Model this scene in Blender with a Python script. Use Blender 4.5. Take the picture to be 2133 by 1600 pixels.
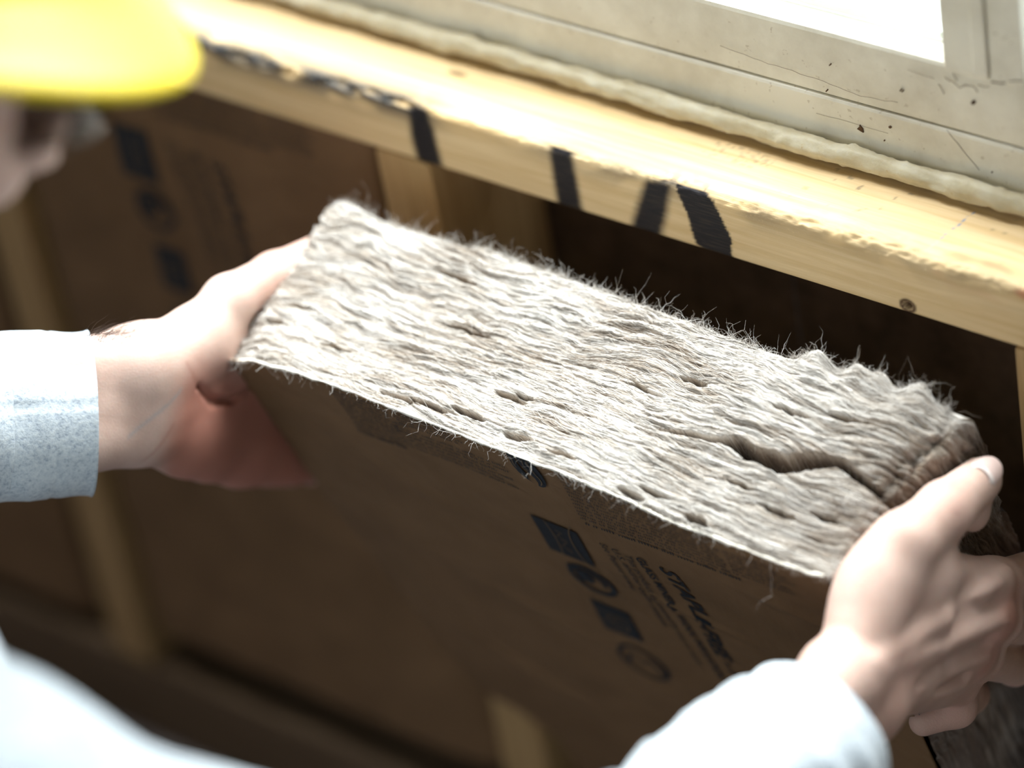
import bpy, bmesh, math, random
import numpy as np
from mathutils import Vector, Matrix
for o in list(bpy.data.objects): bpy.data.objects.remove(o)
SC = bpy.context.scene
COL = SC.collection
rng = np.random.default_rng(7)
A = np.array

# ------------------------------------------------------------------ camera
# metres, Z up, the stud face of the wall is the plane Y = 0, the room is at Y < 0
FPX = 7190.3
RW = A([[0.7926761, 0.27751213, -0.54281823], [0.59174336, -0.56440939, 0.57557088], [-0.14664381, -0.77745036, -0.61160979]])
CAM = A([0.89454562, -1.12554724, 1.66468637])
def ray(px, py): return RW @ A([(px - 1066.5) / FPX, (py - 800) / FPX, 1.0])
def at(px, py, D): return CAM + ray(px, py) * D                       # point at a depth
def atX(px, py, X): r = ray(px, py); return CAM + r * ((X - CAM[0]) / r[0])
def atY(px, py, Y): r = ray(px, py); return CAM + r * ((Y - CAM[1]) / r[1])
cd = bpy.data.cameras.new('camera'); cam = bpy.data.objects.new('camera', cd); COL.objects.link(cam)
cd.sensor_width = 36; cd.sensor_fit = 'HORIZONTAL'; cd.lens = 36 * FPX / 2133
cd.clip_start = 0.05; cd.clip_end = 60
M = Matrix.Identity(4)
for i in range(3):
    M[i][0] = RW[i][0]; M[i][1] = -RW[i][1]; M[i][2] = -RW[i][2]; M[i][3] = CAM[i]
cam.matrix_world = M
cd.dof.use_dof = True; cd.dof.focus_distance = 1.745; cd.dof.aperture_fstop = 2.2
SC.camera = cam

# ------------------------------------------------------------------ light
W = bpy.data.worlds.new('overcast_sky'); SC.world = W; W.use_nodes = True
W.node_tree.nodes['Background'].inputs[0].default_value = (0.92, 0.97, 1.0, 1)
W.node_tree.nodes['Background'].inputs[1].default_value = 3.0
def area(name, loc, target, sx, sy, power, color):
    l = bpy.data.lights.new(name, 'AREA'); l.shape = 'RECTANGLE'; l.size = sx; l.size_y = sy; l.energy = power; l.color = color
    o = bpy.data.objects.new(name, l); COL.objects.link(o); o.location = loc
    o.rotation_euler = (Vector(target) - Vector(loc)).to_track_quat('-Z', 'Y').to_euler()
    return o
# daylight of the high window in front, and an added fill lamp by the unseen far opening
area('window_daylight', (-0.35, 0.38, 1.75), (-0.15, -0.04, 0.6), 1.6, 0.8, 128, (0.96, 0.98, 1.0))
area('room_fill', (1.6, -2.9, 1.9), (0.1, 0, 0.5), 1.6, 1.2, 0.7, (1.0, 0.96, 0.9))
vs = SC.view_settings
SC.display_settings.display_device = 'sRGB'
vs.view_transform = 'Standard'; vs.look = 'None'; vs.exposure = 0.0; vs.gamma = 1.0; vs.use_curve_mapping = False

# ------------------------------------------------------------------ helpers
def link_mesh(name, me, mat=None, parent=None, smooth=True):
    o = bpy.data.objects.new(name, me); COL.objects.link(o)
    for m in (mat if isinstance(mat, (list, tuple)) else [mat] if mat else []): me.materials.append(m)
    if smooth: me.polygons.foreach_set('use_smooth', np.ones(len(me.polygons), bool))
    if parent is not None: o.parent = parent
    return o
def mesh_from(name, V, F, attrs=None):
    V = np.asarray(V, np.float32); me = bpy.data.meshes.new(name)
    if isinstance(F, np.ndarray):
        n, k = F.shape
        me.vertices.add(len(V)); me.vertices.foreach_set('co', V.ravel())
        me.loops.add(n * k); me.loops.foreach_set('vertex_index', F.astype(np.int32).ravel())
        me.polygons.add(n); me.polygons.foreach_set('loop_start', np.arange(0, n * k, k, dtype=np.int32))
        me.update(calc_edges=True)
    else:
        me.from_pydata(V.tolist(), [], F)
    for k, a in (attrs or {}).items():
        at_ = me.attributes.new(k, 'FLOAT', 'POINT'); at_.data.foreach_set('value', np.asarray(a, np.float32).ravel())
    me.validate(); return me
def tag(o, label=None, cat=None, group=None, kind=None):
    if label: o['label'] = label
    if cat: o['category'] = cat
    if group: o['group'] = group
    if kind: o['kind'] = kind
    return o
def empty(name, loc, **k):
    o = bpy.data.objects.new(name, None); COL.objects.link(o); o.location = loc; o.empty_display_size = .05
    tag(o, **k); return o
def child(o, root):
    """parent a mesh that was built in world coordinates to its thing"""
    o.parent = root; o.matrix_parent_inverse = Matrix.Translation(-Vector(root.location)); return o
def gridF(nu, nv, base=0, flip=False):
    i = np.arange(nu - 1)[:, None] * nv + np.arange(nv - 1)[None, :] + base
    q = np.stack([i, i + nv, i + nv + 1, i + 1], -1).reshape(-1, 4)
    return q[:, ::-1].copy() if flip else q
def box_mesh(name, x0, x1, y0, y1, z0, z1, bevel=0.0015):
    bm = bmesh.new(); bmesh.ops.create_cube(bm, size=1)
    for v in bm.verts: v.co = Vector(((x0 + x1) / 2 + v.co.x * (x1 - x0), (y0 + y1) / 2 + v.co.y * (y1 - y0), (z0 + z1) / 2 + v.co.z * (z1 - z0)))
    if bevel: bmesh.ops.bevel(bm, geom=bm.edges[:], offset=bevel, segments=2, profile=.6, affect='EDGES')
    me = bpy.data.meshes.new(name); bm.to_mesh(me); bm.free(); return me
def box(name, x0, x1, y0, y1, z0, z1, mat, root=None, bevel=0.0015):
    o = link_mesh(name, box_mesh(name, x0, x1, y0, y1, z0, z1, bevel), mat, smooth=False)
    if root is not None: child(o, root)
    return o
# gradient noise, vectorised
_perm = np.random.default_rng(3).permutation(256); _perm = np.concatenate([_perm] * 3)
_g = np.random.default_rng(5).normal(size=(256, 3)); _g /= np.linalg.norm(_g, axis=1)[:, None]
def N(x, y, z, seed=0):
    x, y, z = np.broadcast_arrays(np.asarray(x, np.float32) + seed * 17.31, np.asarray(y, np.float32) + seed * 5.77, np.asarray(z, np.float32) - seed * 9.13)
    xi, yi, zi = np.floor(x).astype(int), np.floor(y).astype(int), np.floor(z).astype(int)
    xf, yf, zf = x - xi, y - yi, z - zi
    f = lambda t: t * t * t * (t * (t * 6 - 15) + 10)
    u, v, w = f(xf), f(yf), f(zf); r = 0
    for i in (0, 1):
        for j in (0, 1):
            for k in (0, 1):
                h = _perm[_perm[_perm[(xi + i) & 255] + ((yi + j) & 255)] + ((zi + k) & 255)]; g = _g[h]
                d = g[..., 0] * (xf - i) + g[..., 1] * (yf - j) + g[..., 2] * (zf - k)
                r = r + d * (u if i else 1 - u) * (v if j else 1 - v) * (w if k else 1 - w)
    return r * 1.5
ss = lambda a, b, x: (lambda t: t * t * (3 - 2 * t))(np.clip((x - a) / (b - a), 0, 1))
def seg_dist(P, a, b):
    a, b = A(a, float), A(b, float); ab = b - a
    t = np.clip(((P - a) @ ab) / (ab @ ab), 0, 1)
    return np.linalg.norm(P - a - t[..., None] * ab, axis=-1), t
def strands(name, lines, radius, mat, tone=None):
    """lines: (n, m, 3) polylines -> thin three sided tubes in one mesh"""
    n, m, _ = lines.shape
    d = np.gradient(lines, axis=1); d /= np.linalg.norm(d, axis=-1, keepdims=True) + 1e-9
    ref = rng.normal(size=(n, 1, 3)); a = np.cross(d, ref); a /= np.linalg.norm(a, axis=-1, keepdims=True) + 1e-9
    b = np.cross(d, a); r = np.broadcast_to(np.asarray(radius), (n,))[:, None, None] * (1 - .75 * np.linspace(0, 1, m)[None, :, None] ** 2)
    ring = [lines + r * (math.cos(t) * a + math.sin(t) * b) for t in (0, 2.094, 4.189)]
    V = np.stack(ring, 2).reshape(-1, 3)
    i = (np.arange(n)[:, None] * m + np.arange(m - 1)[None, :]) * 3
    F = np.concatenate([np.stack([i + k, i + (k + 1) % 3, i + 3 + (k + 1) % 3, i + 3 + k], -1).reshape(-1, 4) for k in range(3)])
    att = {'tone': np.repeat(tone, m * 3)} if tone is not None else None
    return link_mesh(name, mesh_from(name, V, F, att), mat)
def tube(name, path, rad, n, mat, closed_ends=True, disp=None):
    """swept tube; rad (m,) or (m,2) half axes"""
    path = A(path, float); m = len(path); rad = A(rad, float)
    if rad.ndim == 1: rad = np.stack([rad, rad], 1)
    d = np.gradient(path, axis=0); d /= np.linalg.norm(d, axis=1)[:, None]
    a = np.cross(d[0], [0.02, 0.03, 1.0]); fr = []
    for i in range(m):
        a = a - d[i] * (a @ d[i]); a /= np.linalg.norm(a); fr.append(a)
    fr = A(fr); b = np.cross(d, fr); t = np.linspace(0, 2 * np.pi, n, endpoint=False)
    o = fr[:, None] * np.cos(t)[None, :, None] * rad[:, :1, None] + b[:, None] * np.sin(t)[None, :, None] * rad[:, 1:, None]
    if disp is not None:
        nn = o / (np.linalg.norm(o, axis=-1, keepdims=True) + 1e-9); o = o + nn * disp(np.arange(m)[:, None] / (m - 1), t[None])[..., None]
    V = (path[:, None] + o).reshape(-1, 3)
    i = np.arange(m - 1)[:, None] * n + np.arange(n)[None]; j = np.arange(m - 1)[:, None] * n + (np.arange(n)[None] + 1) % n
    F = np.stack([i, j, j + n, i + n], -1).reshape(-1, 4).tolist()
    if closed_ends: F += [list(range(n))[::-1], list(range((m - 1) * n, m * n))]
    return V, F

# ---- signed distance modelling: smooth unions, meshed with surface nets
class SDF:
    def __init__(s, lo, hi, h):
        s.lo, s.h = A(lo, float), h; s.n = np.ceil((A(hi) - s.lo) / h).astype(int) + 1
        s.f = np.full(s.n, 1.0, np.float32)
    def region(s, lo, hi):
        a = np.clip(np.floor((lo - s.lo) / s.h).astype(int), 0, s.n - 1); b = np.clip(np.ceil((hi - s.lo) / s.h).astype(int) + 1, 1, s.n)
        sl = tuple(slice(i, max(j, i + 1)) for i, j in zip(a, b))
        ax = [s.lo[i] + np.arange(sl[i].start, sl[i].stop) * s.h for i in range(3)]
        return sl, np.stack(np.meshgrid(*ax, indexing='ij'), -1)
    def blend(s, sl, d, k, op):
        f = s.f[sl]
        if op == 'sub': d = -d; h = np.clip(.5 - .5 * (f - d) / k, 0, 1); s.f[sl] = f * (1 - h) + d * h + k * h * (1 - h)
        else: h = np.clip(.5 + .5 * (f - d) / k, 0, 1); s.f[sl] = f * (1 - h) + d * h - k * h * (1 - h)
    def cap(s, a, b, ra, rb=None, k=.006, op='add'):
        a, b = A(a, float), A(b, float); rb = ra if rb is None else rb; R = max(ra, rb) + 2 * k + 4 * s.h
        sl, P = s.region(np.minimum(a, b) - R, np.maximum(a, b) + R)
        d, t = seg_dist(P, a, b); s.blend(sl, d - (ra + (rb - ra) * t), k, op)
    def chain(s, pts, rads, k=.006, op='add'):
        for i in range(len(pts) - 1): s.cap(pts[i], pts[i + 1], rads[i], rads[i + 1], k, op)
    def ell(s, c, r, axes=None, k=.008, op='add'):
        c, r = A(c, float), A(r, float); axes = np.eye(3) if axes is None else A(axes, float); R = r.max() + 2 * k + 4 * s.h
        sl, P = s.region(c - R, c + R); q = (P - c) @ axes.T
        k0 = np.linalg.norm(q / r, axis=-1); k1 = np.linalg.norm(q / (r * r), axis=-1)
        s.blend(sl, k0 * (k0 - 1) / np.maximum(k1, 1e-9), k, op)
    def mesh(s):
        f = s.f; ins = f < 0; n = A(f.shape)
        c = [(i, j, k) for i in (0, 1) for j in (0, 1) for k in (0, 1)]
        cnt = sum(ins[i:n[0] - 1 + i, j:n[1] - 1 + j, k:n[2] - 1 + k].astype(np.int8) for i, j, k in c)
        cells = np.argwhere((cnt > 0) & (cnt < 8)); idx = np.full(n - 1, -1, np.int64); idx[tuple(cells.T)] = np.arange(len(cells))
        val = {q: f[cells[:, 0] + q[0], cells[:, 1] + q[1], cells[:, 2] + q[2]] for q in c}
        acc = np.zeros((len(cells), 3)); num = np.zeros(len(cells))
        for q in c:
            for ax in range(3):
                if q[ax]: continue
                p = list(q); p[ax] = 1; p = tuple(p); a, b = val[q], val[p]; m = (a < 0) != (b < 0)
                t = np.where(m, a / np.where(m, a - b, 1), 0); pos = np.tile(A(q, float), (len(cells), 1)); pos[:, ax] = t
                acc += pos * m[:, None]; num += m
        V = s.lo + (cells + acc / num[:, None]) * s.h; F = []
        for ax in range(3):
            sa = [slice(None)] * 3; sb = [slice(None)] * 3; sa[ax] = slice(0, -1); sb[ax] = slice(1, None)
            e = np.argwhere(ins[tuple(sa)] != ins[tuple(sb)]); o1, o2 = (ax + 1) % 3, (ax + 2) % 3
            e = e[(e[:, o1] > 0) & (e[:, o2] > 0) & (e[:, o1] < n[o1] - 1) & (e[:, o2] < n[o2] - 1)]
            def g(d1, d2): q = e.copy(); q[:, o1] -= d1; q[:, o2] -= d2; return idx[tuple(q.T)]
            quad = np.stack([g(1, 1), g(0, 1), g(0, 0), g(1, 0)], -1); fl = ~ins[tuple(e.T)]; quad[fl] = quad[fl][:, ::-1]; F.append(quad)
        return V, np.concatenate(F)

# ------------------------------------------------------------------ materials
class Mat:
    def __init__(s, name, rough=.7, spec=.3):
        s.m = bpy.data.materials.new(name); s.m.use_nodes = True; s.t = s.m.node_tree; s.b = s.t.nodes['Principled BSDF']
        s.b.inputs['Roughness'].default_value = rough; s.b.inputs['Specular IOR Level'].default_value = spec
    def n(s, kind, **k):
        nd = s.t.nodes.new(kind)
        for a, v in k.items():
            if a in nd.inputs: s.put(nd.inputs[a], v)
            else: setattr(nd, a, v)
        return nd
    def put(s, inp, v):
        if hasattr(v, 'is_linked') or isinstance(v, bpy.types.NodeSocket): s.t.links.new(v, inp)
        elif isinstance(v, tuple) and len(v) == 3 and inp.type == 'RGBA': inp.default_value = (*v, 1)
        else: inp.default_value = v
    def coord(s, scale=(1, 1, 1), warp=0):
        c = s.n('ShaderNodeTexCoord'); mp = s.n('ShaderNodeMapping', Vector=c.outputs['Object'], Scale=scale); return mp.outputs[0]
    def noise(s, vec, scale, detail=4, rough=.55, dist=0):
        return s.n('ShaderNodeTexNoise', Vector=vec, Scale=scale, Detail=detail, Roughness=rough, Distortion=dist).outputs['Fac']
    def ramp(s, fac, stops):
        r = s.n('ShaderNodeValToRGB', Fac=fac); e = r.color_ramp.elements
        while len(e) < len(stops): e.new(.5)
        for el, (p, c) in zip(e, stops): el.position = p; el.color = (*c, 1) if len(c) == 3 else c
        return r.outputs[0]
    def mix(s, f, a, b, mode='MIX'):
        m = s.n('ShaderNodeMix', data_type='RGBA', blend_type=mode); s.put(m.inputs[0], f); s.put(m.inputs[6], a); s.put(m.inputs[7], b); return m.outputs[2]
    def math(s, op, a, b=0.0):
        m = s.n('ShaderNodeMath', operation=op); s.put(m.inputs[0], a); s.put(m.inputs[1], b); return m.outputs[0]
    def attr(s, name): return s.n('ShaderNodeAttribute', attribute_name=name).outputs['Fac']
    def color(s, v): s.put(s.b.inputs['Base Color'], v)
    def bump(s, h, strength=.3, dist=.001):
        b = s.n('ShaderNodeBump', Strength=strength, Distance=dist, Height=h); s.put(s.b.inputs['Normal'], b.outputs[0])
    def sss(s, w, rad, scale):
        s.b.inputs['Subsurface Weight'].default_value = w; s.b.inputs['Subsurface Radius'].default_value = rad; s.b.inputs['Subsurface Scale'].default_value = scale

def pine(name, axis='X', light=(.78, .585, .33), dark=(.62, .42, .19), marks=False):
    m = Mat(name, .62, .25); k = {'X': (2.5, 60, 60), 'Z': (60, 60, 2.5)}[axis]
    v = m.coord(k); g = m.noise(v, 3.2, 5, .6, .6); f = m.noise(m.coord(tuple(a * 6 for a in k)), 4, 3)
    c = m.ramp(g, [(.30, dark), (.62, light)]); c = m.mix(m.math('MULTIPLY', f, .35), c, tuple(a * .55 for a in light))
    if marks:
        speck = m.noise(m.coord((700, 900, 900)), 1, 3)
        ink = m.math('MULTIPLY', m.attr('ink'), m.math('ADD', .86, m.math('MULTIPLY', f, .28)))
        c = m.mix(m.attr('stain'), c, (.50, .16, .075))
        c = m.mix(m.attr('pencil'), c, (.10, .20, .40))
        gr = m.math('MULTIPLY', m.attr('grime'), m.ramp(speck, [(.18, (0, 0, 0)), (.42, (1, 1, 1))]))
        c = m.mix(gr, c, (.034, .037, .042)); c = m.mix(m.attr('knot'), c, (.06, .024, .008))
        c = m.mix(ink, c, (.008, .0065, .0085))
    m.color(c); m.bump(m.math('ADD', g, m.math('MULTIPLY', f, .6)), .35, .0012); return m.m
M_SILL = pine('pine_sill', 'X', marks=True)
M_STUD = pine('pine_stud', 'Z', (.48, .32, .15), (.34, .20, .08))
M_PLATE = pine('shaded_bottom_plate', 'X', (.16, .105, .06), (.09, .055, .03))  # pine darkened, the shade at the wall's foot put into its colour
def plain(name, col, rough=.8, var=.12, scale=30, bump=0, spec=.25):
    m = Mat(name, rough, spec); n_ = m.noise(m.coord(), scale, 5)
    m.color(m.ramp(n_, [(.3, tuple(c * (1 - var) for c in col)), (.7, tuple(min(1, c * (1 + var)) for c in col))]))
    if bump: m.bump(n_, bump, .002)
    return m.m
M_SHEATH = plain('fibreboard_sheathing', (.11, .075, .05), .9, .3, 60, .3)
M_WALL = plain('plasterboard', (.20, .19, .175), .9, .05, 8)
M_FLOOR = plain('dusty_subfloor', (.15, .128, .124), .9, .35, 9, .2)
def kraft():
    m = Mat('kraft_paper', .72, .22); a = m.noise(m.coord(), 22, 5, .6); b = m.noise(m.coord((1, 1, .35)), 420, 3)
    c = m.ramp(a, [(.25, (.140, .078, .036)), (.75, (.212, .123, .060))]); c = m.mix(m.math('MULTIPLY', b, .5), c, (.20, .122, .065))
    m.color(c); m.bump(m.math('ADD', m.math('MULTIPLY', m.noise(m.coord(), 9, 3, .5, 1.2), 3), m.math('MULTIPLY', b, .12)), .5, .004); return m.m
M_KRAFT = kraft()
M_PEDGE = plain('torn_paper_edge', (.80, .75, .66), .9, .2, 300)
M_PRINT = plain('dark_teal_print_ink', (.010, .017, .025), .6, .25, 400)
M_PRINT_REV = plain('unprinted_kraft_lines', (.15, .10, .058), .7, .1, 200)
def wool(name, dark, mid, light):
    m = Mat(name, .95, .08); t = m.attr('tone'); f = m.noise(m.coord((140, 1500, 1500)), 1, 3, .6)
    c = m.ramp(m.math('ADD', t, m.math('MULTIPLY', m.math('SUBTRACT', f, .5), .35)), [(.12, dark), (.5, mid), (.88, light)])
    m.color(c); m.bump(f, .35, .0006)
    m.b.inputs['Sheen Weight'].default_value = .25; m.b.inputs['Sheen Roughness'].default_value = .6
    return m.m
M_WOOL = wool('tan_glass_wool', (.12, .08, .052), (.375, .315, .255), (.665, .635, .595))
def paint():
    m = Mat('old_cream_paint', .45, .4); g = m.noise(m.coord((3, 90, 90)), 3, 4); d = m.noise(m.coord(), 14, 6, .65); s = m.noise(m.coord((1, 1, 1)), 260, 2)
    c = m.ramp(d, [(.25, (.50, .46, .37)), (.55, (.70, .67, .575)), (.8, (.73, .705, .62))]); c = m.mix(m.ramp(s, [(.68, (0, 0, 0)), (.74, (.5, .5, .5))]), c, (.33, .27, .19))
    m.color(c); m.bump(m.math('ADD', m.math('MULTIPLY', g, .5), m.math('MULTIPLY', s, .35)), .25, .001); return m.m
M_PAINT = paint()
M_CRACK = plain('dark_crack', (.16, .12, .085), .95, .3, 200)
M_CHIP = plain('bare_wood_chip', (.09, .05, .025), .95, .3, 300)
def foam():
    m = Mat('cured_foam', .55, .35); a = m.noise(m.coord(), 60, 5); b = m.noise(m.coord(), 420, 3)
    c = m.ramp(a, [(.25, (.38, .32, .20)), (.55, (.50, .455, .33)), (.8, (.60, .57, .46))]); c = m.mix(m.ramp(b, [(.66, (0, 0, 0)), (.76, (.6, .6, .6))]), c, (.40, .28, .13))
    m.color(c); m.bump(m.math('ADD', a, m.math('MULTIPLY', b, .4)), .4, .002); m.sss(.25, (1, .8, .5), .003); return m.m
M_FOAM = foam()
def skin():
    m = Mat('skin', .5, .35); a = m.noise(m.coord(), 55, 5); b = m.noise(m.coord(), 900, 3); fl = m.attr('flush')
    c = m.ramp(a, [(.3, (.52, .355, .29)), (.7, (.61, .435, .365))]); c = m.mix(fl, c, (.44, .185, .135)); c = m.mix(m.attr('vein'), c, (.40, .36, .35)); c = m.mix(m.attr('crease'), c, (.36, .155, .11))
    m.color(c); m.bump(m.math('ADD', m.math('MULTIPLY', a, .8), m.math('MULTIPLY', b, .5)), .3, .0012); m.sss(.22, (1, .35, .2), .006); return m.m
M_SKIN = skin()
M_NAIL = plain('fingernail', (.74, .56, .51), .22, .05, 60, 0, .5)
M_NAILTIP = plain('lunula', (.84, .74, .70), .25, .04, 60, 0, .5)
M_HAIR = plain('dark_brown_hair', (.05, .028, .018), .6, .2, 50)
def heather():
    m = Mat('heather_grey_jersey', .9, .15); a = m.noise(m.coord((.6, 1, 1)), 460, 4, .7); b = m.noise(m.coord((1, 1, 1)), 40, 3)
    c = m.ramp(m.math('ADD', m.math('MULTIPLY', a, .85), m.math('MULTIPLY', b, .15)), [(.34, (.28, .32, .385)), (.48, (.46, .51, .55)), (.62, (.555, .595, .615))])
    m.color(c); m.bump(a, .35, .0012); m.b.inputs['Sheen Weight'].default_value = .15; return m.m
M_JERSEY = heather()
M_DENIM = plain('dark_work_trousers', (.05, .055, .07), .9, .3, 200, .2)
M_HAT = plain('yellow_hard_hat_shell', (.68, .515, .012), .45, .04, 10, 0, .35)
def glass(name, tint, fres=1.45):
    m = bpy.data.materials.new(name); m.use_nodes = True; t = m.node_tree; t.nodes.clear()
    o = t.nodes.new('ShaderNodeOutputMaterial'); tr = t.nodes.new('ShaderNodeBsdfTransparent'); gl = t.nodes.new('ShaderNodeBsdfGlossy'); mx = t.nodes.new('ShaderNodeMixShader'); fr = t.nodes.new('ShaderNodeLayerWeight'); pw = t.nodes.new('ShaderNodeMath'); pw.operation = 'POWER'; pw.inputs[1].default_value = 4; mu = t.nodes.new('ShaderNodeMath'); mu.operation = 'MULTIPLY_ADD'; mu.inputs[1].default_value = .6; mu.inputs[2].default_value = .04
    tr.inputs[0].default_value = (*tint, 1); gl.inputs['Roughness'].default_value = .04; t.links.new(fr.outputs['Facing'], pw.inputs[0]); t.links.new(pw.outputs[0], mu.inputs[0])
    t.links.new(mu.outputs[0], mx.inputs[0]); t.links.new(tr.outputs[0], mx.inputs[1]); t.links.new(gl.outputs[0], mx.inputs[2]); t.links.new(mx.outputs[0], o.inputs[0]); return m
M_PANE = glass('window_glass', (.97, .99, .985)); M_LENS = glass('clear_safety_lens', (.50, .485, .47))
M_BEAD = plain('pale_glazing_bead', (.66, .74, .72), .3, .05, 30)
M_FRAME = plain('grey_plastic_frame', (.06, .055, .055), .4, .1, 40)

SILL = 0.65
# ------------------------------------------------------------------ setting
o = box('floor', -2.6, 2.6, -3.2, .12, -.05, 0, M_FLOOR, None, 0); tag(o, kind='structure')
o = box('ceiling', -2.6, 2.6, -3.2, .12, 2.4, 2.45, M_WALL, None, 0); tag(o, kind='structure')
o = box('wall_left', -2.65, -2.6, -3.2, .12, 0, 2.4, M_WALL, None, 0); tag(o, kind='structure')
o = box('wall_right', 2.6, 2.65, -3.2, .12, 0, 2.4, M_WALL, None, 0); tag(o, kind='structure')
wb = empty('wall_back', (0, -3.2, 0), kind='structure')
box('wall_panel', -2.6, .6, -3.25, -3.2, 0, 2.4, M_WALL, wb, 0); box('wall_panel', .6, 2.6, -3.25, -3.2, 0, .9, M_WALL, wb, 0); box('wall_panel', .6, 2.6, -3.25, -3.2, 2.2, 2.4, M_WALL, wb, 0)
wf = empty('wall_front', (0, .09, 0), kind='structure')
for i, (x0, x1) in enumerate(((-2.6, -1.24), (-1.24, -.03), (-.03, 1.18), (1.18, 2.6))):
    box('sheathing_panel', x0 + .001, x1 - .001, .092, .104, 0, SILL - .04, M_SHEATH, wf, 0)
box('sheathing_panel', -2.6, -1.24, .092, .104, SILL - .04, 2.4, M_SHEATH, wf, 0); box('sheathing_panel', 1.18, 2.6, .092, .104, SILL - .04, 2.4, M_SHEATH, wf, 0)
box('sheathing_panel', -1.24, 1.18, .092, .104, 1.95, 2.4, M_SHEATH, wf, 0)
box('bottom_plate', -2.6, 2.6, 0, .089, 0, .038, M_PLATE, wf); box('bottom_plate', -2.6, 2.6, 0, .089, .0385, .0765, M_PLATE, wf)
box('header', -1.24, 1.18, 0, .089, 1.97, 2.2, M_STUD, wf)
studs = [(-.590, -.556, 'pine stud left of the printed kraft batt, behind the left forearm'), (-.236, -.198, 'pine stud right of the printed kraft batt, catching light under the sill'),
         (.169, .207, 'pine stud at the right edge beyond the empty bay'), (-.985, -.947, 'pine stud far left, left of the plain kraft batt'), (.56, .598, 'pine stud out to the right past the next empty bay')]
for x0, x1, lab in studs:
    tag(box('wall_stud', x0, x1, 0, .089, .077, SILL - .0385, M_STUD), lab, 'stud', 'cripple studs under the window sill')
for x0, x1, lab in ((-1.24, -1.2, 'full height stud on the left side of the window opening'), (1.14, 1.18, 'full height stud on the right side of the window opening')):
    tag(box('jack_stud', x0, x1, 0, .089, .077, 1.965, M_STUD), lab, 'stud')

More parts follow.
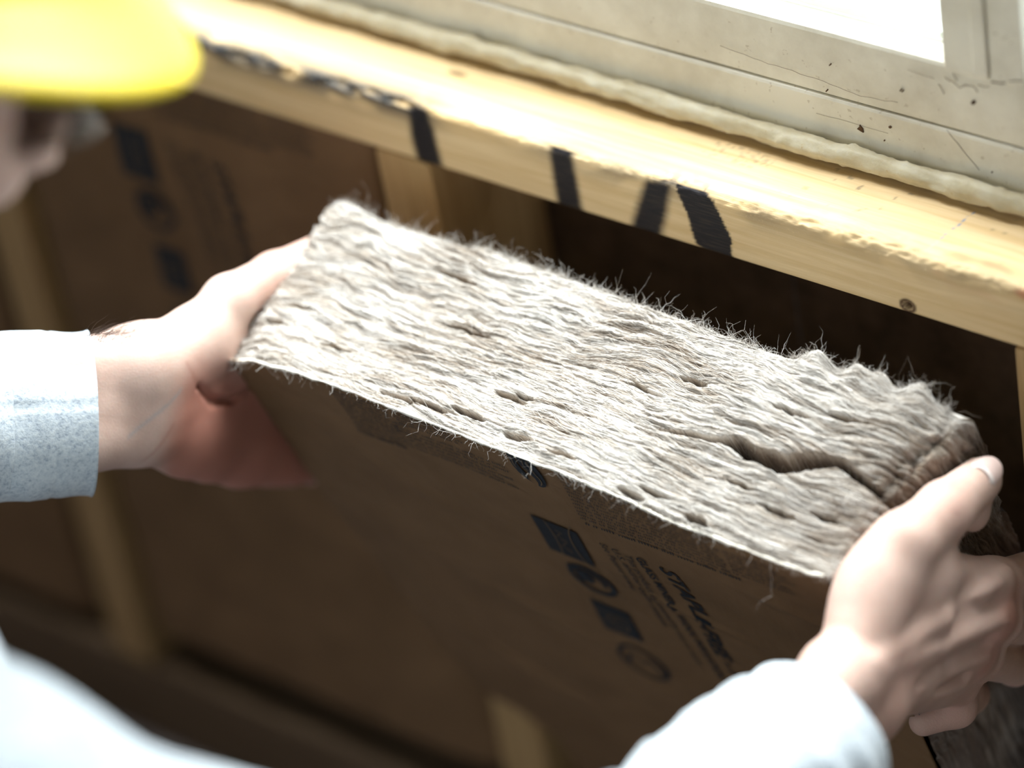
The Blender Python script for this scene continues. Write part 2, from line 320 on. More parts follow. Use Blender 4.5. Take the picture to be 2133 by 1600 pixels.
# ---- sill plate: dense skin so that the torn front edge, dents and paint strokes are its own
def sill():
    xs = np.concatenate([np.linspace(-1.195, -.52, 60), np.arange(-.515, .30, .0011), np.linspace(.305, 1.135, 60)])
    prof = [(.088, SILL - .038), (.088, SILL)]
    prof += [(y, SILL) for y in np.linspace(.086, .006, 56)]
    prof += [(.0045 - .0045 * math.sin(t), SILL - .0045 + .0045 * math.cos(t)) for t in np.linspace(0, math.pi / 2, 10)]
    prof += [(0, z) for z in np.linspace(SILL - .0055, SILL - .0365, 40)] + [(.0015, SILL - .038), (.03, SILL - .038)]
    prof = A(prof); X, k = np.meshgrid(xs, np.arange(len(prof)), indexing='ij'); Y = prof[k, 0].copy(); Z = prof[k, 1].copy()
    e = np.exp(-((np.hypot(Y, Z - SILL)) / .0055) ** 2)                        # nearness to the front top edge
    torn = ss(-.17, -.23, X) * ss(-.62, -.5, X) + .30 * ss(.0, .03, X)
    ch = np.clip(N(X * 70, Y * 160, Z * 160, 1) + .45 * N(X * 190, Y * 300, Z * 300, 2) + .15, -.2, 1)
    d = e * ((.0008 + .0052 * torn) * np.clip(ch, 0, 1) + .0006 * N(X * 300, Y * 500, Z * 500, 3))
    Y += d * .75; Z -= d * .85
    Z += np.where((prof[k, 1] >= SILL - 1e-6) & (Y > .005), .0004 * N(X * 40, Y * 120, 0, 4), 0)
    top = (Z > SILL - .004); fr = Y < .004
    # splintered scar on the top near the edge
    sc_ = top * ss(.02, .006, Y) * ss(.02, .05, X) * ss(.13, .10, X); Z += sc_ * .0016 * N(X * 160, Y * 600, 0, 5)
    P2 = np.stack([X, Z], -1)
    def poly_px(pts): return [tuple(atY(px, py, 0)[[0, 2]]) for px, py in pts]
    def inside(poly, soft, jag):
        poly = A(poly); c = poly.mean(0); d = np.full(X.shape, -1.0); ar = 0
        for i in range(len(poly)): a, b = poly[i - 1], poly[i]; ar += a[0] * b[1] - a[1] * b[0]
        for i in range(len(poly)):
            a, b = poly[i - 1], poly[i]; e_ = b - a; n_ = A([e_[1], -e_[0]]) * np.sign(ar) / np.linalg.norm(e_)
            d = np.maximum(d, (P2 - a) @ n_)
        d = d + jag * (N(X * 120, 0, Z * 700, 6) + .5 * N(X * 400, 0, Z * 1500, 7))
        return ss(soft, -soft, d)
    ink = np.zeros(X.shape)
    for pts, soft, jag in (([(850, 222), (884, 228), (903, 270), (924, 352), (872, 342), (856, 285)], .0028, .0004),
                           ([(1143, 300), (1190, 312), (1200, 365), (1220, 446), (1163, 430), (1152, 370)], .0030, .0004),
                           ([(1345, 372), (1402, 386), (1390, 440), (1381, 505), (1312, 482), (1326, 430)], .0036, .0005),
                           ([(1396, 372), (1462, 398), (1492, 432), (1440, 470), (1418, 418)], .0008, .0010),
                           ([(1425, 420), (1486, 420), (1523, 495), (1526, 552), (1478, 536), (1446, 500)], .0008, .0010)):
        ink = np.maximum(ink, inside(poly_px(pts), soft, jag))
    ink *= fr + (1 - fr) * np.exp(-np.clip(Y, 0, 1) / .003)
    ink *= (prof[k, 1] < SILL - .001)
    gx = ss(-.17, -.2, X) * ss(-.42, -.38, X)
    grime = np.exp(-(np.hypot(Y - .001, Z - SILL + .002) / .010) ** 2) * np.clip(gx + .45 * ss(-.16, -.1, X) * ss(.06, .02, X) + .25 * ss(.03, .06, X), 0, 1)
    grime *= ss(-.40, .10, N(X * 45, Y * 90, Z * 90, 8) + .25 * gx)
    for px, py, r in ((1400, 372, .007), (1452, 392, .006), (880, 226, .006), (1375, 268, .004), (1400, 262, .003)):
        p = atY(px, py, .006); grime = np.maximum(grime, .8 * (np.hypot(X - p[0], (Y - p[1]) * .8) < r * 1.4) * ss(.015, .0, Y) * (Z > SILL - .006) * ss(-.3, .3, N(X * 200, Y * 200, 0, 9)))
    # faded grading stamp and grit on the top
    st = atY(1375, 280, .03)
    grime = np.maximum(grime, .30 * top * (abs(X - .0 + .012) < .02) * (abs(Y - .036) < .007) * ss(.15, .3, N(X * 420, Y * 420, 0, 10)))
    grime = np.maximum(grime, .5 * top * (Y > .012) * ss(.62, .7, N(X * 170, Y * 260, 0, 11)) * ss(.0, .06, X))
    stain = np.exp(-((Z - SILL + .003) / .006) ** 2) * (Y < .012) * ss(.10, .15, X) * ss(-.1, .4, N(X * 60, Y * 100, Z * 100, 12)) * .75
    zz = lambda px, py: (CAM + ray(px, py) * ((SILL - CAM[2]) / ray(px, py)[2]))[:2]; p0, p1 = zz(1928, 522), zz(2030, 442)
    a_ = seg_dist(np.stack([X, Y], -1), p0, p1)[0]; pencil = top * ss(.0009, .0004, a_) * ss(-.1, .25, N(X * 600, Y * 600, 0, 13)) * .85
    kc = atY(1891, 637, 0); kr = np.hypot((X - kc[0]) / 1.15, Z - kc[2]); knot = fr * (ss(.0042, .0032, abs(kr)) * .55 + .7 * ss(.0011, .0004, abs(kr - .0037))) + fr * ss(.0022, .0012, kr) * .6
    for px, py in ((950, 141),):
        q = atY(px, py, .035); knot = np.maximum(knot, top * .7 * ss(.007, .003, np.hypot((X - q[0]) * .8, (Y - q[1]) * 2.2)))
    Y += fr * .0035 * ss(.0026, .0008, kr)
    V = np.stack([X, Y, Z], -1).reshape(-1, 3); nu, nv = X.shape
    F = gridF(nu, nv, flip=True).tolist() + [list(range(nv)), list(range((nu - 1) * nv, nu * nv))[::-1]]
    i = np.arange(nu - 1) * nv; F += np.stack([i, i + nv - 1, i + 2 * nv - 1, i + nv], -1)[:, ::-1].tolist()
    me = mesh_from('sill_plate', V, F, dict(ink=ink, grime=grime, stain=stain, pencil=pencil, knot=np.clip(knot, 0, 1)))
    return link_mesh('sill_plate', me, M_SILL)
tag(sill(), 'pale pine sill plate with black paint strokes and a torn front edge', 'sill')

# ---- window
wn = empty('window_1', (0, .06, SILL), kind='structure')
def rail_profile(name, x0, x1, prof, mat):
    xs = np.linspace(x0, x1, 120); prof = A(prof); m = len(prof)
    X, k = np.meshgrid(xs, np.arange(m), indexing='ij'); Y = prof[k, 0] + .0003 * N(X * 20, k * .4, 0, 20); Z = prof[k, 1] + .0003 * N(X * 16, k * .3, 3, 21)
    F = gridF(len(xs), m).tolist(); i = np.arange(len(xs) - 1) * m; F += np.stack([i, i + m - 1, i + 2 * m - 1, i + m], -1).tolist()
    F += [list(range(m))[::-1], list(range((len(xs) - 1) * m, len(xs) * m))]
    return child(link_mesh(name, mesh_from(name, np.stack([X, Y, Z], -1).reshape(-1, 3), F), mat, smooth=False), wn)
FY = .055
# lower strip, then a hairline joint, then the sash rail with a soft top edge
rail_profile('lower_strip', -1.19, 1.13, [(FY, SILL + .004), (.088, SILL + .004), (.088, SILL + .0368), (FY + .0022, SILL + .0368), (FY + .0006, SILL + .0362), (FY, SILL + .035)], M_PAINT)
rail_profile('bottom_rail', -1.19, 1.13, [(FY + .0012, SILL + .0382), (FY + .0022, SILL + .0374), (.088, SILL + .0374), (.088, SILL + .069), (FY + .014, SILL + .0765), (FY + .004, SILL + .0772), (FY + .0015, SILL + .076), (FY + .0008, SILL + .074)], M_PAINT)
def post(name, x0, x1, y0, y1, z0, z1, mat=M_PAINT): return box(name, x0, x1, y0, y1, z0, z1, mat, wn, .0012)
ZT = 1.95
post('mullion_board', .105, .1302, FY - .0003, .088, SILL + .0735, ZT); post('mullion_board', .1310, .1500, FY + .0002, .088, SILL + .0735, ZT)
post('mullion_lip', .1216, .1302, FY - .0007, FY + .002, SILL + .074, ZT)
post('glazing_bead', .0955, .1048, .070, .080, SILL + .0775, ZT, M_BEAD); post('glazing_bead', .1503, .158, .070, .080, SILL + .0775, ZT, M_BEAD)
post('glazing_bead', -1.12, .0952, .0725, .0795, SILL + .0768, SILL + .0815, M_BEAD); post('glazing_bead', .1583, 1.07, .0725, .0795, SILL + .0768, SILL + .0815, M_BEAD)
post('side_jamb', -1.195, -1.125, FY, .088, SILL + .0735, ZT); post('side_jamb', 1.075, 1.135, FY, .088, SILL + .0735, ZT); post('head_rail', -1.125, 1.075, FY, .088, ZT - .07, ZT)
box('glass_pane', -1.13, .107, .0803, .0833, SILL + .0745, ZT - .065, M_PANE, wn, 0); box('glass_pane', .148, 1.08, .0803, .0833, SILL + .0745, ZT - .065, M_PANE, wn, 0)
# cracks in the paint where mullion and rail meet, chips and a nail hole
def flake(name, px, py, pts, mat, y=FY, t=.0007):
    c = atY(px, py, y); n = len(pts); V = []; F = []
    for s in (-t, .0012):
        V += [(c[0] + a * .001, y + s, c[2] + b * .001) for a, b in pts]
    F = [list(range(n)), list(range(2 * n - 1, n - 1, -1))] + [[i, i + n, (i + 1) % n + n, (i + 1) % n] for i in range(n)]
    return child(link_mesh(name, mesh_from(name, V, F), mat, smooth=False), wn)
flake('paint_chip', 1793, 267, [(-2.0, -.6), (-.4, 1.0), (-.2, 2.2), (.6, 1.2), (1.5, .4), (1.7, -2.0), (.2, -1.5)], M_CHIP)
flake('paint_chip', 1855, 264, [(-.9, .1), (0, .7), (.9, .2), (.5, -.6), (-.5, -.7)], M_CHIP)
flake('nail_hole', 2027, 214, [(math.cos(t) * .95, math.sin(t) * .95) for t in np.linspace(0, 2 * math.pi, 12, endpoint=False)], M_CHIP)
for px, py in ((1722, 189), (1729, 135), (1876, 188), (1880, 190), (2067, 358), (1843, 292)): flake('paint_chip', px, py, [(-.45, 0), (0, .5), (.45, .1), (.1, -.45)], M_CHIP)
def crackline(pts, w=.00035, y=FY - .0002):
    P = A([atY(px, py, y) for px, py in pts]); L = [P[0]]
    for a, b in zip(P[:-1], P[1:]):
        for t in np.linspace(0, 1, 7)[1:]: L.append(a + (b - a) * t + A([rng.normal() * .00025, 0, rng.normal() * .00025]))
    V, F = tube('paint_crack', L, np.full(len(L), w * .55), 5, None); child(link_mesh('paint_crack', mesh_from('paint_crack', V, F), M_CRACK), wn)
crackline([(1968, 160), (1976, 168), (1985, 170), (2000, 183), (2008, 178), (2028, 180), (2036, 190)]); crackline([(2037, 177), (2048, 180), (2060, 182)])
crackline([(2066, 170), (2070, 172), (2082, 173), (2095, 175)], .0005); crackline([(2102, 169), (2133, 168)], .0004)
crackline([(1955, 175), (1962, 185), (1967, 197)], .0003); crackline([(1890, 145), (1905, 150), (1925, 158), (1945, 164)], .00022)
crackline([(1985, 152), (1990, 160), (1994, 168)], .0003); crackline([(1500, 95), (1600, 132), (1700, 163), (1790, 200), (1870, 214)], .00022)
crackline([(1972, 270), (2040, 356)], .00022); crackline([(1700, 236), (1850, 278)], .00012)

# ---- bead of expanding foam along the joint
def foam_bead():
    m = 900; x = np.linspace(-1.1, 1.05, m); ph = N(x * 30, 0, 0, 30); p = np.stack([x, .0485 + .0018 * ph, SILL + .0088 + .0010 * N(x * 22, 1, 0, 31)], 1)
    r = np.stack([np.full(m, .0056) + .0009 * N(x * 26, 2, 0, 32), .0054 + .0011 * N(x * 34, 3, 0, 33)], 1)
    r *= (1 - .25 * ss(-.1, -.4, x))[:, None]
    def disp(s, t):
        X = s * 2.15 - 1.1; cx, cy = np.cos(t), np.sin(t)
        b = N(X * 110, cx * 1.6, cy * 1.6, 34); return .0016 * N(X * 45, cx * .9, cy * .9, 35) + .0016 * np.clip(b - .3, 0, 1) * 2.2 + .0006 * N(X * 160, cx * 3, cy * 3, 37) + .0004 * N(X * 320, cx * 4, cy * 4, 36)
    V, F = tube('expanding_foam', p, r, 28, None, disp=disp); V[:, 1] = np.minimum(V[:, 1], .0545); V[:, 2] = np.maximum(V[:, 2], SILL + .0008)
    o = link_mesh('expanding_foam', mesh_from('expanding_foam', V, F), M_FOAM); return tag(o, 'lumpy cream bead of expanding foam between window frame and sill', 'foam')
foam_bead()

# ------------------------------------------------------------------ printed kraft facing
def text_mesh(txt, size, shear=0, bold=0):
    c = bpy.data.curves.new('t', 'FONT'); c.body = txt; c.size = size; c.shear = shear; c.offset = bold; c.resolution_u = 3; c.fill_mode = 'FRONT'
    ob = bpy.data.objects.new('t', c); COL.objects.link(ob); dg = bpy.context.evaluated_depsgraph_get()
    me = bpy.data.meshes.new_from_object(ob.evaluated_get(dg)); bpy.data.objects.remove(ob); bpy.data.curves.remove(c)
    v = np.empty(len(me.vertices) * 3); me.vertices.foreach_get('co', v); v = v.reshape(-1, 3)[:, :2]; f = [list(p.vertices) for p in me.polygons]; bpy.data.meshes.remove(me); return v, f
_tc = {}
def kraft_print(pos, root_child, root, umin=0, umax=400):
    """print in millimetres across (u) and down (v) the facing; pos(u, v, lift) gives the place on the paper"""
    def put(name, uv, F, lift, mat=M_PRINT):
        uv = A(uv, float)
        if uv[:, 0].min() < umin or uv[:, 0].max() > umax: return
        V = pos(uv[:, 0], uv[:, 1], lift); o = link_mesh(name, mesh_from(name, V, F), mat, smooth=False); child(o, root)
        o.parent = root_child; o.matrix_parent_inverse = Matrix.Identity(4)
    def down(name, txt, path, h, shear=0, bold=0):                   # a line of text that runs down the sheet along a baseline
        key = (txt, shear, bold)
        if key not in _tc: _tc[key] = text_mesh(txt, 1.0, shear, bold)
        v, F = _tc[key]; x = (v[:, 0] - v[:, 0].min()) / np.ptp(v[:, 0]); P = A(path, float)
        for _ in range(3):                                               # round the baseline off
            Q = [P[0]]
            for a, b in zip(P[:-1], P[1:]): Q += [a * .75 + b * .25, a * .25 + b * .75]
            P = A(Q + [P[-1]])
        sg = np.concatenate([[0], np.cumsum(np.linalg.norm(np.diff(P, axis=0), axis=1))]); t = x * sg[-1]
        f = lambda q: np.stack([np.interp(q, sg, P[:, 0]), np.interp(q, sg, P[:, 1])], 1)
        d = f(np.clip(t + 5, 0, sg[-1])) - f(np.clip(t - 5, 0, sg[-1])); d /= np.linalg.norm(d, axis=1)[:, None]
        put(name, f(t) + v[:, 1:2] * h / .72 * np.stack([d[:, 1], -d[:, 0]], 1), F, .0007)
    down('printed_text', 'STAPLE-FREE - N', [(250.5, 60), (253.5, 72), (256.5, 86), (259.5, 104), (259.5, 129), (260, 150), (263, 164), (265, 182)], 9.8, .38, .022)
    down('printed_text', 'GLASS MINERAL WOOL INSULATION', [(237.2, 58), (242.5, 85), (246.6, 122), (250.2, 152), (252.6, 184)], 5.4, 0, .022)
    down('printed_text', 'This product is covered by one or more', [(229.8, 60), (234.2, 91), (237.2, 133), (241.4, 177)], 4.9, .1)
    down('printed_text', 'U.S. and/or other patents', [(222.8, 57.6), (228.6, 89), (231.2, 138)], 4.9, .1)
    down('printed_text', 'See Patent www', [(216.4, 55.7), (219.5, 82), (223, 102)], 4.6, .1)
    # small print: rows of tiny strokes, words apart
    R_ = np.random.default_rng(4)
    def rows(u0, u1, v0, v1, step, h, ragged=.1, bold=.5):
        uv = []; F = []
        for v in np.arange(v0, v1, step):
            u = u0; end = u1 - R_.random() * ragged * (u1 - u0)
            while u < end:
                for _ in range(R_.integers(2, 9)):
                    w = h * R_.uniform(.28, .5); hh = h * R_.choice([.7, .7, 1, 1.1]); b = len(uv)
                    for (p, q, r, s) in ((0, bold * .32 * h, 0, hh), (0, w, hh * .62, hh * .8)):
                        b = len(uv); uv += [(u + p, v - r), (u + q, v - r), (u + q, v - s), (u + p, v - s)]; F.append([b, b + 1, b + 2, b + 3])
                    u += w * 1.35
                u += h * .55
        put('small_print', uv, F, .0006)
    rows(74, 108, -15, 28, 3.9, 2.5); rows(73, 100, 31, 34, 4, 2.8, 0, .8)
    rows(112, 150, -13, -1, 3.8, 2.5, .2); rows(106, 178, 6, 26, 3.9, 2.4, .25)
    rows(212.5, 300, -15, 34, 3.7, 2.35, .06); rows(214, 297, 38.2, 40, 4, 2.9, 0, .8); rows(303, 336, 10, 33, 3.7, 2.2, .3)
    # emblems, running down the sheet
    def quad(u0, u1, v0, v1, lift, mat, n=8, sk=(0, 0)):
        uu, vv = np.meshgrid(np.linspace(u0, u1, n), np.linspace(v0, v1, n), indexing='ij'); uu = uu + (vv - v0) * sk[0]
        put('emblem', np.stack([uu.ravel(), vv.ravel()], 1), gridF(n, n).tolist(), lift, mat)
    def stroke(pts, w, lift, mat, closed=False, name='emblem'):
        P = A(pts, float); d = np.gradient(P, axis=0) if not closed else np.roll(P, -1, 0) - np.roll(P, 1, 0); d /= np.linalg.norm(d, axis=1)[:, None] + 1e-9
        nn = np.stack([-d[:, 1], d[:, 0]], 1) * (np.asarray(w, float).reshape(-1, 1) / 2); m = len(P); V = np.concatenate([P + nn, P - nn])
        F = [[i, i + 1, m + i + 1, m + i] for i in range(m - 1)] + ([[m - 1, 0, m, 2 * m - 1]] if closed else []); put(name, V, F, lift, mat)
    arc = lambda cu, cv, ru, rv, a, b, n=40: [(cu + ru * math.cos(t), cv + rv * math.sin(t)) for t in np.linspace(math.radians(a), math.radians(b), n)]
    quad(174.5, 203.5, 53, 91, .0009, M_PRINT)
    stroke(arc(178, 72, 7, 30, -42, 42), .8, .0013, M_PRINT_REV); stroke(arc(214, 72, 18, 34, 130, 230), .9, .0013, M_PRINT_REV)
    for k in range(7): stroke([(188 + 2 * math.sin(k * 2.1 + i * .8) + i * .7, 60 + k * 3.6 + .6 * i) for i in range(5)], .7, .0013, M_PRINT_REV)
    stroke(arc(194, 113, 13.5, 13.5, 0, 360)[:-1], 3.6, .0009, M_PRINT, True); stroke(arc(194, 113, 8.2, 8.2, 140, 380), 2.8, .0009, M_PRINT); stroke(arc(191, 112, 2.5, 3.5, 0, 360)[:-1], 4.4, .0009, M_PRINT, True)
    stroke([(181, 103), (187, 107), (192, 110)], [4, 5, 3], .0010, M_PRINT)
    quad(183.5, 208.5, 141, 174, .0009, M_PRINT); stroke(arc(196, 160, 7, 7, 0, 360)[:-1], .9, .0013, M_PRINT_REV, True); stroke(arc(196, 160, 3.4, 3.4, 40, 330), .9, .0013, M_PRINT_REV); stroke([(184, 150), (208, 150)], .7, .0013, M_PRINT_REV)
    stroke(arc(199, 205, 15, 17.5, 0, 360)[:-1], 2.6, .0009, M_PRINT, True); stroke([(187, 212), (193, 198), (199, 206), (205, 198), (211, 212)], 2.2, .0010, M_PRINT)
    # two leaves
    def patch(pts, lift, mat): put('emblem', pts, [list(range(len(pts)))], lift, mat)
    patch([(183.6, -17.5), (188.4, -17.5), (187.5, -8.4), (188.1, -2.8), (189.7, 2.3), (189.2, 7.0), (191.5, 10.0), (187.7, 7.2), (184.5, 2.4), (183.2, -3.4), (183.2, -9)], .0009, M_PRINT)
    patch([(189.9, -17.5), (198.5, -18.5), (199.4, -15), (200.7, -9), (201.2, -4), (201.2, 1.5), (200.4, 6), (198.8, 9.4), (196.5, 11.2), (194.0, 11.2), (194.8, 7.7), (194.2, 3.6), (192.6, -.4), (190.2, -5.1), (188.9, -9.7)], .0009, M_PRINT)
    stroke([(196.2, -17), (196.1, -9.5), (197.0, -3.4), (198.4, 1.2), (198.3, 4.8), (196.6, 8.4)], .75, .0014, M_PRINT_REV); stroke([(186.6, -16), (185.2, -8.2), (185.7, -3.6)], .6, .0014, M_PRINT_REV); stroke([(193.6, -17), (192.2, -11), (193.4, -5)], .5, .0014, M_PRINT_REV)

# ------------------------------------------------------------------ the batt being fitted
BP = A([-0.22066559, -0.15339943, 0.57722331]); BU = A([0.99714358, 0.04901956, -0.05746105]); BV = A([-0.07068802, 0.33768253, -0.938602]); BT = A([-0.02660626, 0.93998276, 0.34018306])
TH = 110.0
def uL(v): return np.interp(v, [-30, 0, 60, 124, 250, 366, 374, 396, 620], [-2, -.5, 3, 6.6, 19, 34, 62, 82, 88])
def uR(v, w): return np.interp(v, [-30, 0, 128, 330, 620], [363, 363, 384, 385, 383]) + np.clip(w / 110, 0, 1) * np.interp(v, [-30, 0, 100, 620], [24, 24, 2, 0])
BOWU = [-5, 0, 21, 45, 81, 110, 138, 162, 186, 209, 245, 275, 302, 331, 353, 362, 400]
BOWV = [2, 2, -11, -16, -20, -16, -14, -12, -12, -13, -9, -2.5, -2.5, 2.5, 4, 1, 0]
def vtop(u, w): return np.interp(u, BOWU, BOWV) * (1 - np.clip(w / 70, 0, 1)) ** 1.5
def wpos(u, v, w): return BP + (u[..., None] * BU + v[..., None] * BV + w[..., None] * BT) / 1000
CRACK = A([(245, 43), (257, 46), (275, 49), (285, 51), (296, 48), (315, 48.5), (327, 56), (338, 60), (351, 57), (376, 50)])
CRW = [.6, 1.6, 2.0, 3.2, 4.2, 5.2, 4.4, 2.6, 2.4, 1.6]
POCK = [(112, 6.5, 11, 1.6, 7), (131, 9.0, 13, 1.5, 7), (150, 12.5, 9, 1.6, 7), (182, 9.5, 8, 2.2, 9), (164, 31, 9, 1.8, 5), (170, 34, 5, 1.2, 5), (247, 75, 7, 1.6, 6), (252, 3, 7, 2, 6), (288, 4, 6, 2.2, 6), (303, 77, 9, 1.6, 5), (262, 9, 8, 1.6, 5),
        (210, 8, 7, 1.4, 5), (330, 83, 8, 1.4, 5), (226, 62, 10, 1.2, 4), (60, 22, 9, 1.2, 4), (14, 27, 6, 1.8, 6), (20, 40, 8, 1.3, 4), (95, 88, 12, 1.4, 4), (300, 30, 8, 1.3, 4), (322, 24, 9, 1.5, 5), (345, 30, 7, 1.5, 5), (120, 60, 14, 1.0, 3)]
def warp(u, v, w):
    l = ss(90, 10, u)
    return (3.2 + 3 * l) * N(u / 46, v / 46, w / 26, 40) + (1.9 + 2.6 * l) * N(u / 15, v / 15, w / 9, 41) + 1.4 * N(u / 27, v / 27, w / 12, 39) + 5 * N(u / 120, v / 120, w / 60, 42) + .6 * N(u / 6, v / 6, w / 4, 49)
def rid(a): return 1 - 2 * np.abs(a)
def wool_h(u, v, w):
    q = w + warp(u, v, w); am = .65 + .6 * ss(-.4, .5, N(u / 50, v / 50, w / 22, 43))
    r1 = rid(N(u / 42, v / 42, q / 5.2, 44)); r2 = rid(N(u / 24, v / 24, q / 2.5, 45)); r3 = rid(N(u / 13, v / 13, q / 1.25, 46)); r4 = N(u / 7, v / 7, q / .62, 47) + .8 * N(u / 3.2, v / 3.2, q / .38, 38)
    h = am * (1.6 * r1 + 1.1 * r2 + .62 * r3 + .36 * r4) + 2.6 * N(u / 55, v / 55, w / 38, 48)
    tone = .56 + .30 * N(u / 34, v / 34, q / 3.0, 50) + .16 * r2 + .22 * N(u / 60, v / 60, w / 30, 51) + .12 * N(u / 9, v / 9, q / .9, 52)
    return h, tone
def wool_surface(u, v, w):
    """place on the outside of the batt and its tone, from the box coordinates in mm"""
    vt = vtop(u, w); vv = v + vt
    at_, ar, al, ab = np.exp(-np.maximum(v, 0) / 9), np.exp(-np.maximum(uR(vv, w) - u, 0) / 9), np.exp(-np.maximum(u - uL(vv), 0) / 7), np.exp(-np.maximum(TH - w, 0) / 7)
    n = -BV * at_[..., None] + BU * (ar - al)[..., None] + BT * ab[..., None]; n /= np.linalg.norm(n, axis=-1, keepdims=True) + 1e-9
    h, tone = wool_h(u, vv, w)
    h = h - 5.5 * at_ * ab - 5 * at_ * ar * ss(0, 30, w) - 3 * at_ * al
    pd = np.stack([u, w + .8 * N(u / 7, 0, w / 7, 53)], -1); best = np.zeros(u.shape)
    for i in range(len(CRACK) - 1):
        d, t = seg_dist(pd, CRACK[i], CRACK[i + 1]); hw = CRW[i] + (CRW[i + 1] - CRW[i]) * t; best = np.maximum(best, ss(hw * 1.25, hw * .7, d) * (11 + 3.2 * hw))
    for pu, pw, lu, lw, dp in POCK:
        d = np.hypot((u - pu) / lu, (w - pw + 1.2 * N(u / 6, 0, 0, 54)) / lw); best = np.maximum(best, ss(1.35, .6, d) * dp * 1.6)
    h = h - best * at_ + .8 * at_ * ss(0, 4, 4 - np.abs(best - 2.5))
    # torn hollow at the right hand end, lumps on the far edge
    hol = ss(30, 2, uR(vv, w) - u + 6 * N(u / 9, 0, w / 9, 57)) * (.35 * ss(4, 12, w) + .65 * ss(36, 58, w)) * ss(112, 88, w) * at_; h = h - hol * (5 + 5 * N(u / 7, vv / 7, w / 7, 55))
    for cu, cw, r, a in ((301, 108, 9, 9), (324, 108, 7, 8), (337, 109, 7, 8), (358, 108, 9, 9), (4, 108, 14, 4)):
        h = h + a * np.exp(-((u - cu) ** 2 + (w - cw) ** 2) / r ** 2) * at_
    h = h * (1 - .75 * np.exp(-w / 1.5) * at_)
    tone = tone - .035 * best * at_ - .40 * hol - .48 * (1 - at_) + .10 * ab * at_  # occlusion shade painted into the tone of crack and pockets; hollow and sides darker
    p = wpos(u, vv, w) + n * h[..., None] / 1000
    deep = p[..., 1] > -.004
    p[..., 0] = np.where(deep, np.clip(p[..., 0], -.1955, .1665), np.minimum(p[..., 0], .176)); return p, np.clip(tone, 0, 1), n
root = empty('insulation_batt', tuple(BP + BV * .6), label='tan glass wool batt with printed kraft facing, held in both hands at the open bay', cat='insulation batt')
def batt_body():
    Vs, Fs, Ts, base = [], [], [], 0
    def add(u, v, w, flip):
        nonlocal base
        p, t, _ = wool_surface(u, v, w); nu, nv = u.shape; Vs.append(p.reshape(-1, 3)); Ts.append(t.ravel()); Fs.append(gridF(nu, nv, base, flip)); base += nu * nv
    s, w = np.meshgrid(np.linspace(0, 1, 1150), np.linspace(0, TH, 350), indexing='ij'); z = 0 * s
    add(uL(z) + s * (uR(z, w) - uL(z)), z, w, False)
    vr = np.concatenate([np.linspace(0, 200, 330), np.linspace(202, 600, 60)])
    v, w = np.meshgrid(vr, np.linspace(0, TH, 170), indexing='ij'); add(uR(v, w) + 0, v, w, True)
    vl = np.concatenate([np.linspace(0, 60, 40), np.linspace(64, 600, 50)])
    v, w = np.meshgrid(vl, np.linspace(0, TH, 70), indexing='ij'); add(uL(v) + 0 * w, v, w, False)
    s, v = np.meshgrid(np.linspace(0, 1, 420), vl, indexing='ij'); w = TH + 0 * s; u0 = uL(v); add(u0 + s * (uR(v, w) - u0), v, w, False)
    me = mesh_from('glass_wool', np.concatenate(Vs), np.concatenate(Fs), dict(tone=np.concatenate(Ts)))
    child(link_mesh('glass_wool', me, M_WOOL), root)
batt_body()
def wrinkle(u, v):
    c = 0
    for (a, b, wd, hh) in (((214, 96), (300, 120), 3, 1.1), ((40, 150), (200, 215), 7, 1.0), ((180, 235), (330, 262), 5, 1.4), ((60, 60), (150, 110), 8, .7), ((300, 50), (372, 62), 5, 1.2), ((20, 250), (160, 330), 8, 1.6)):
        d, t = seg_dist(np.stack([u, v], -1), a, b); c = c - hh * np.exp(-(d / wd) ** 2) * np.sin(np.pi * np.clip(t, .02, .98))
    return 1.5 * c + 1.6 * N(u / 75, v / 110, 0, 60) + .35 * N(u / 22, v / 40, 0, 61)
def paper_pos(u, v, lift):
    u, v = np.asarray(u, float), np.asarray(v, float); return wpos(u, v, -.6 + wrinkle(u, v) - 1.4 * ss(10, -25, v)) - BT * lift
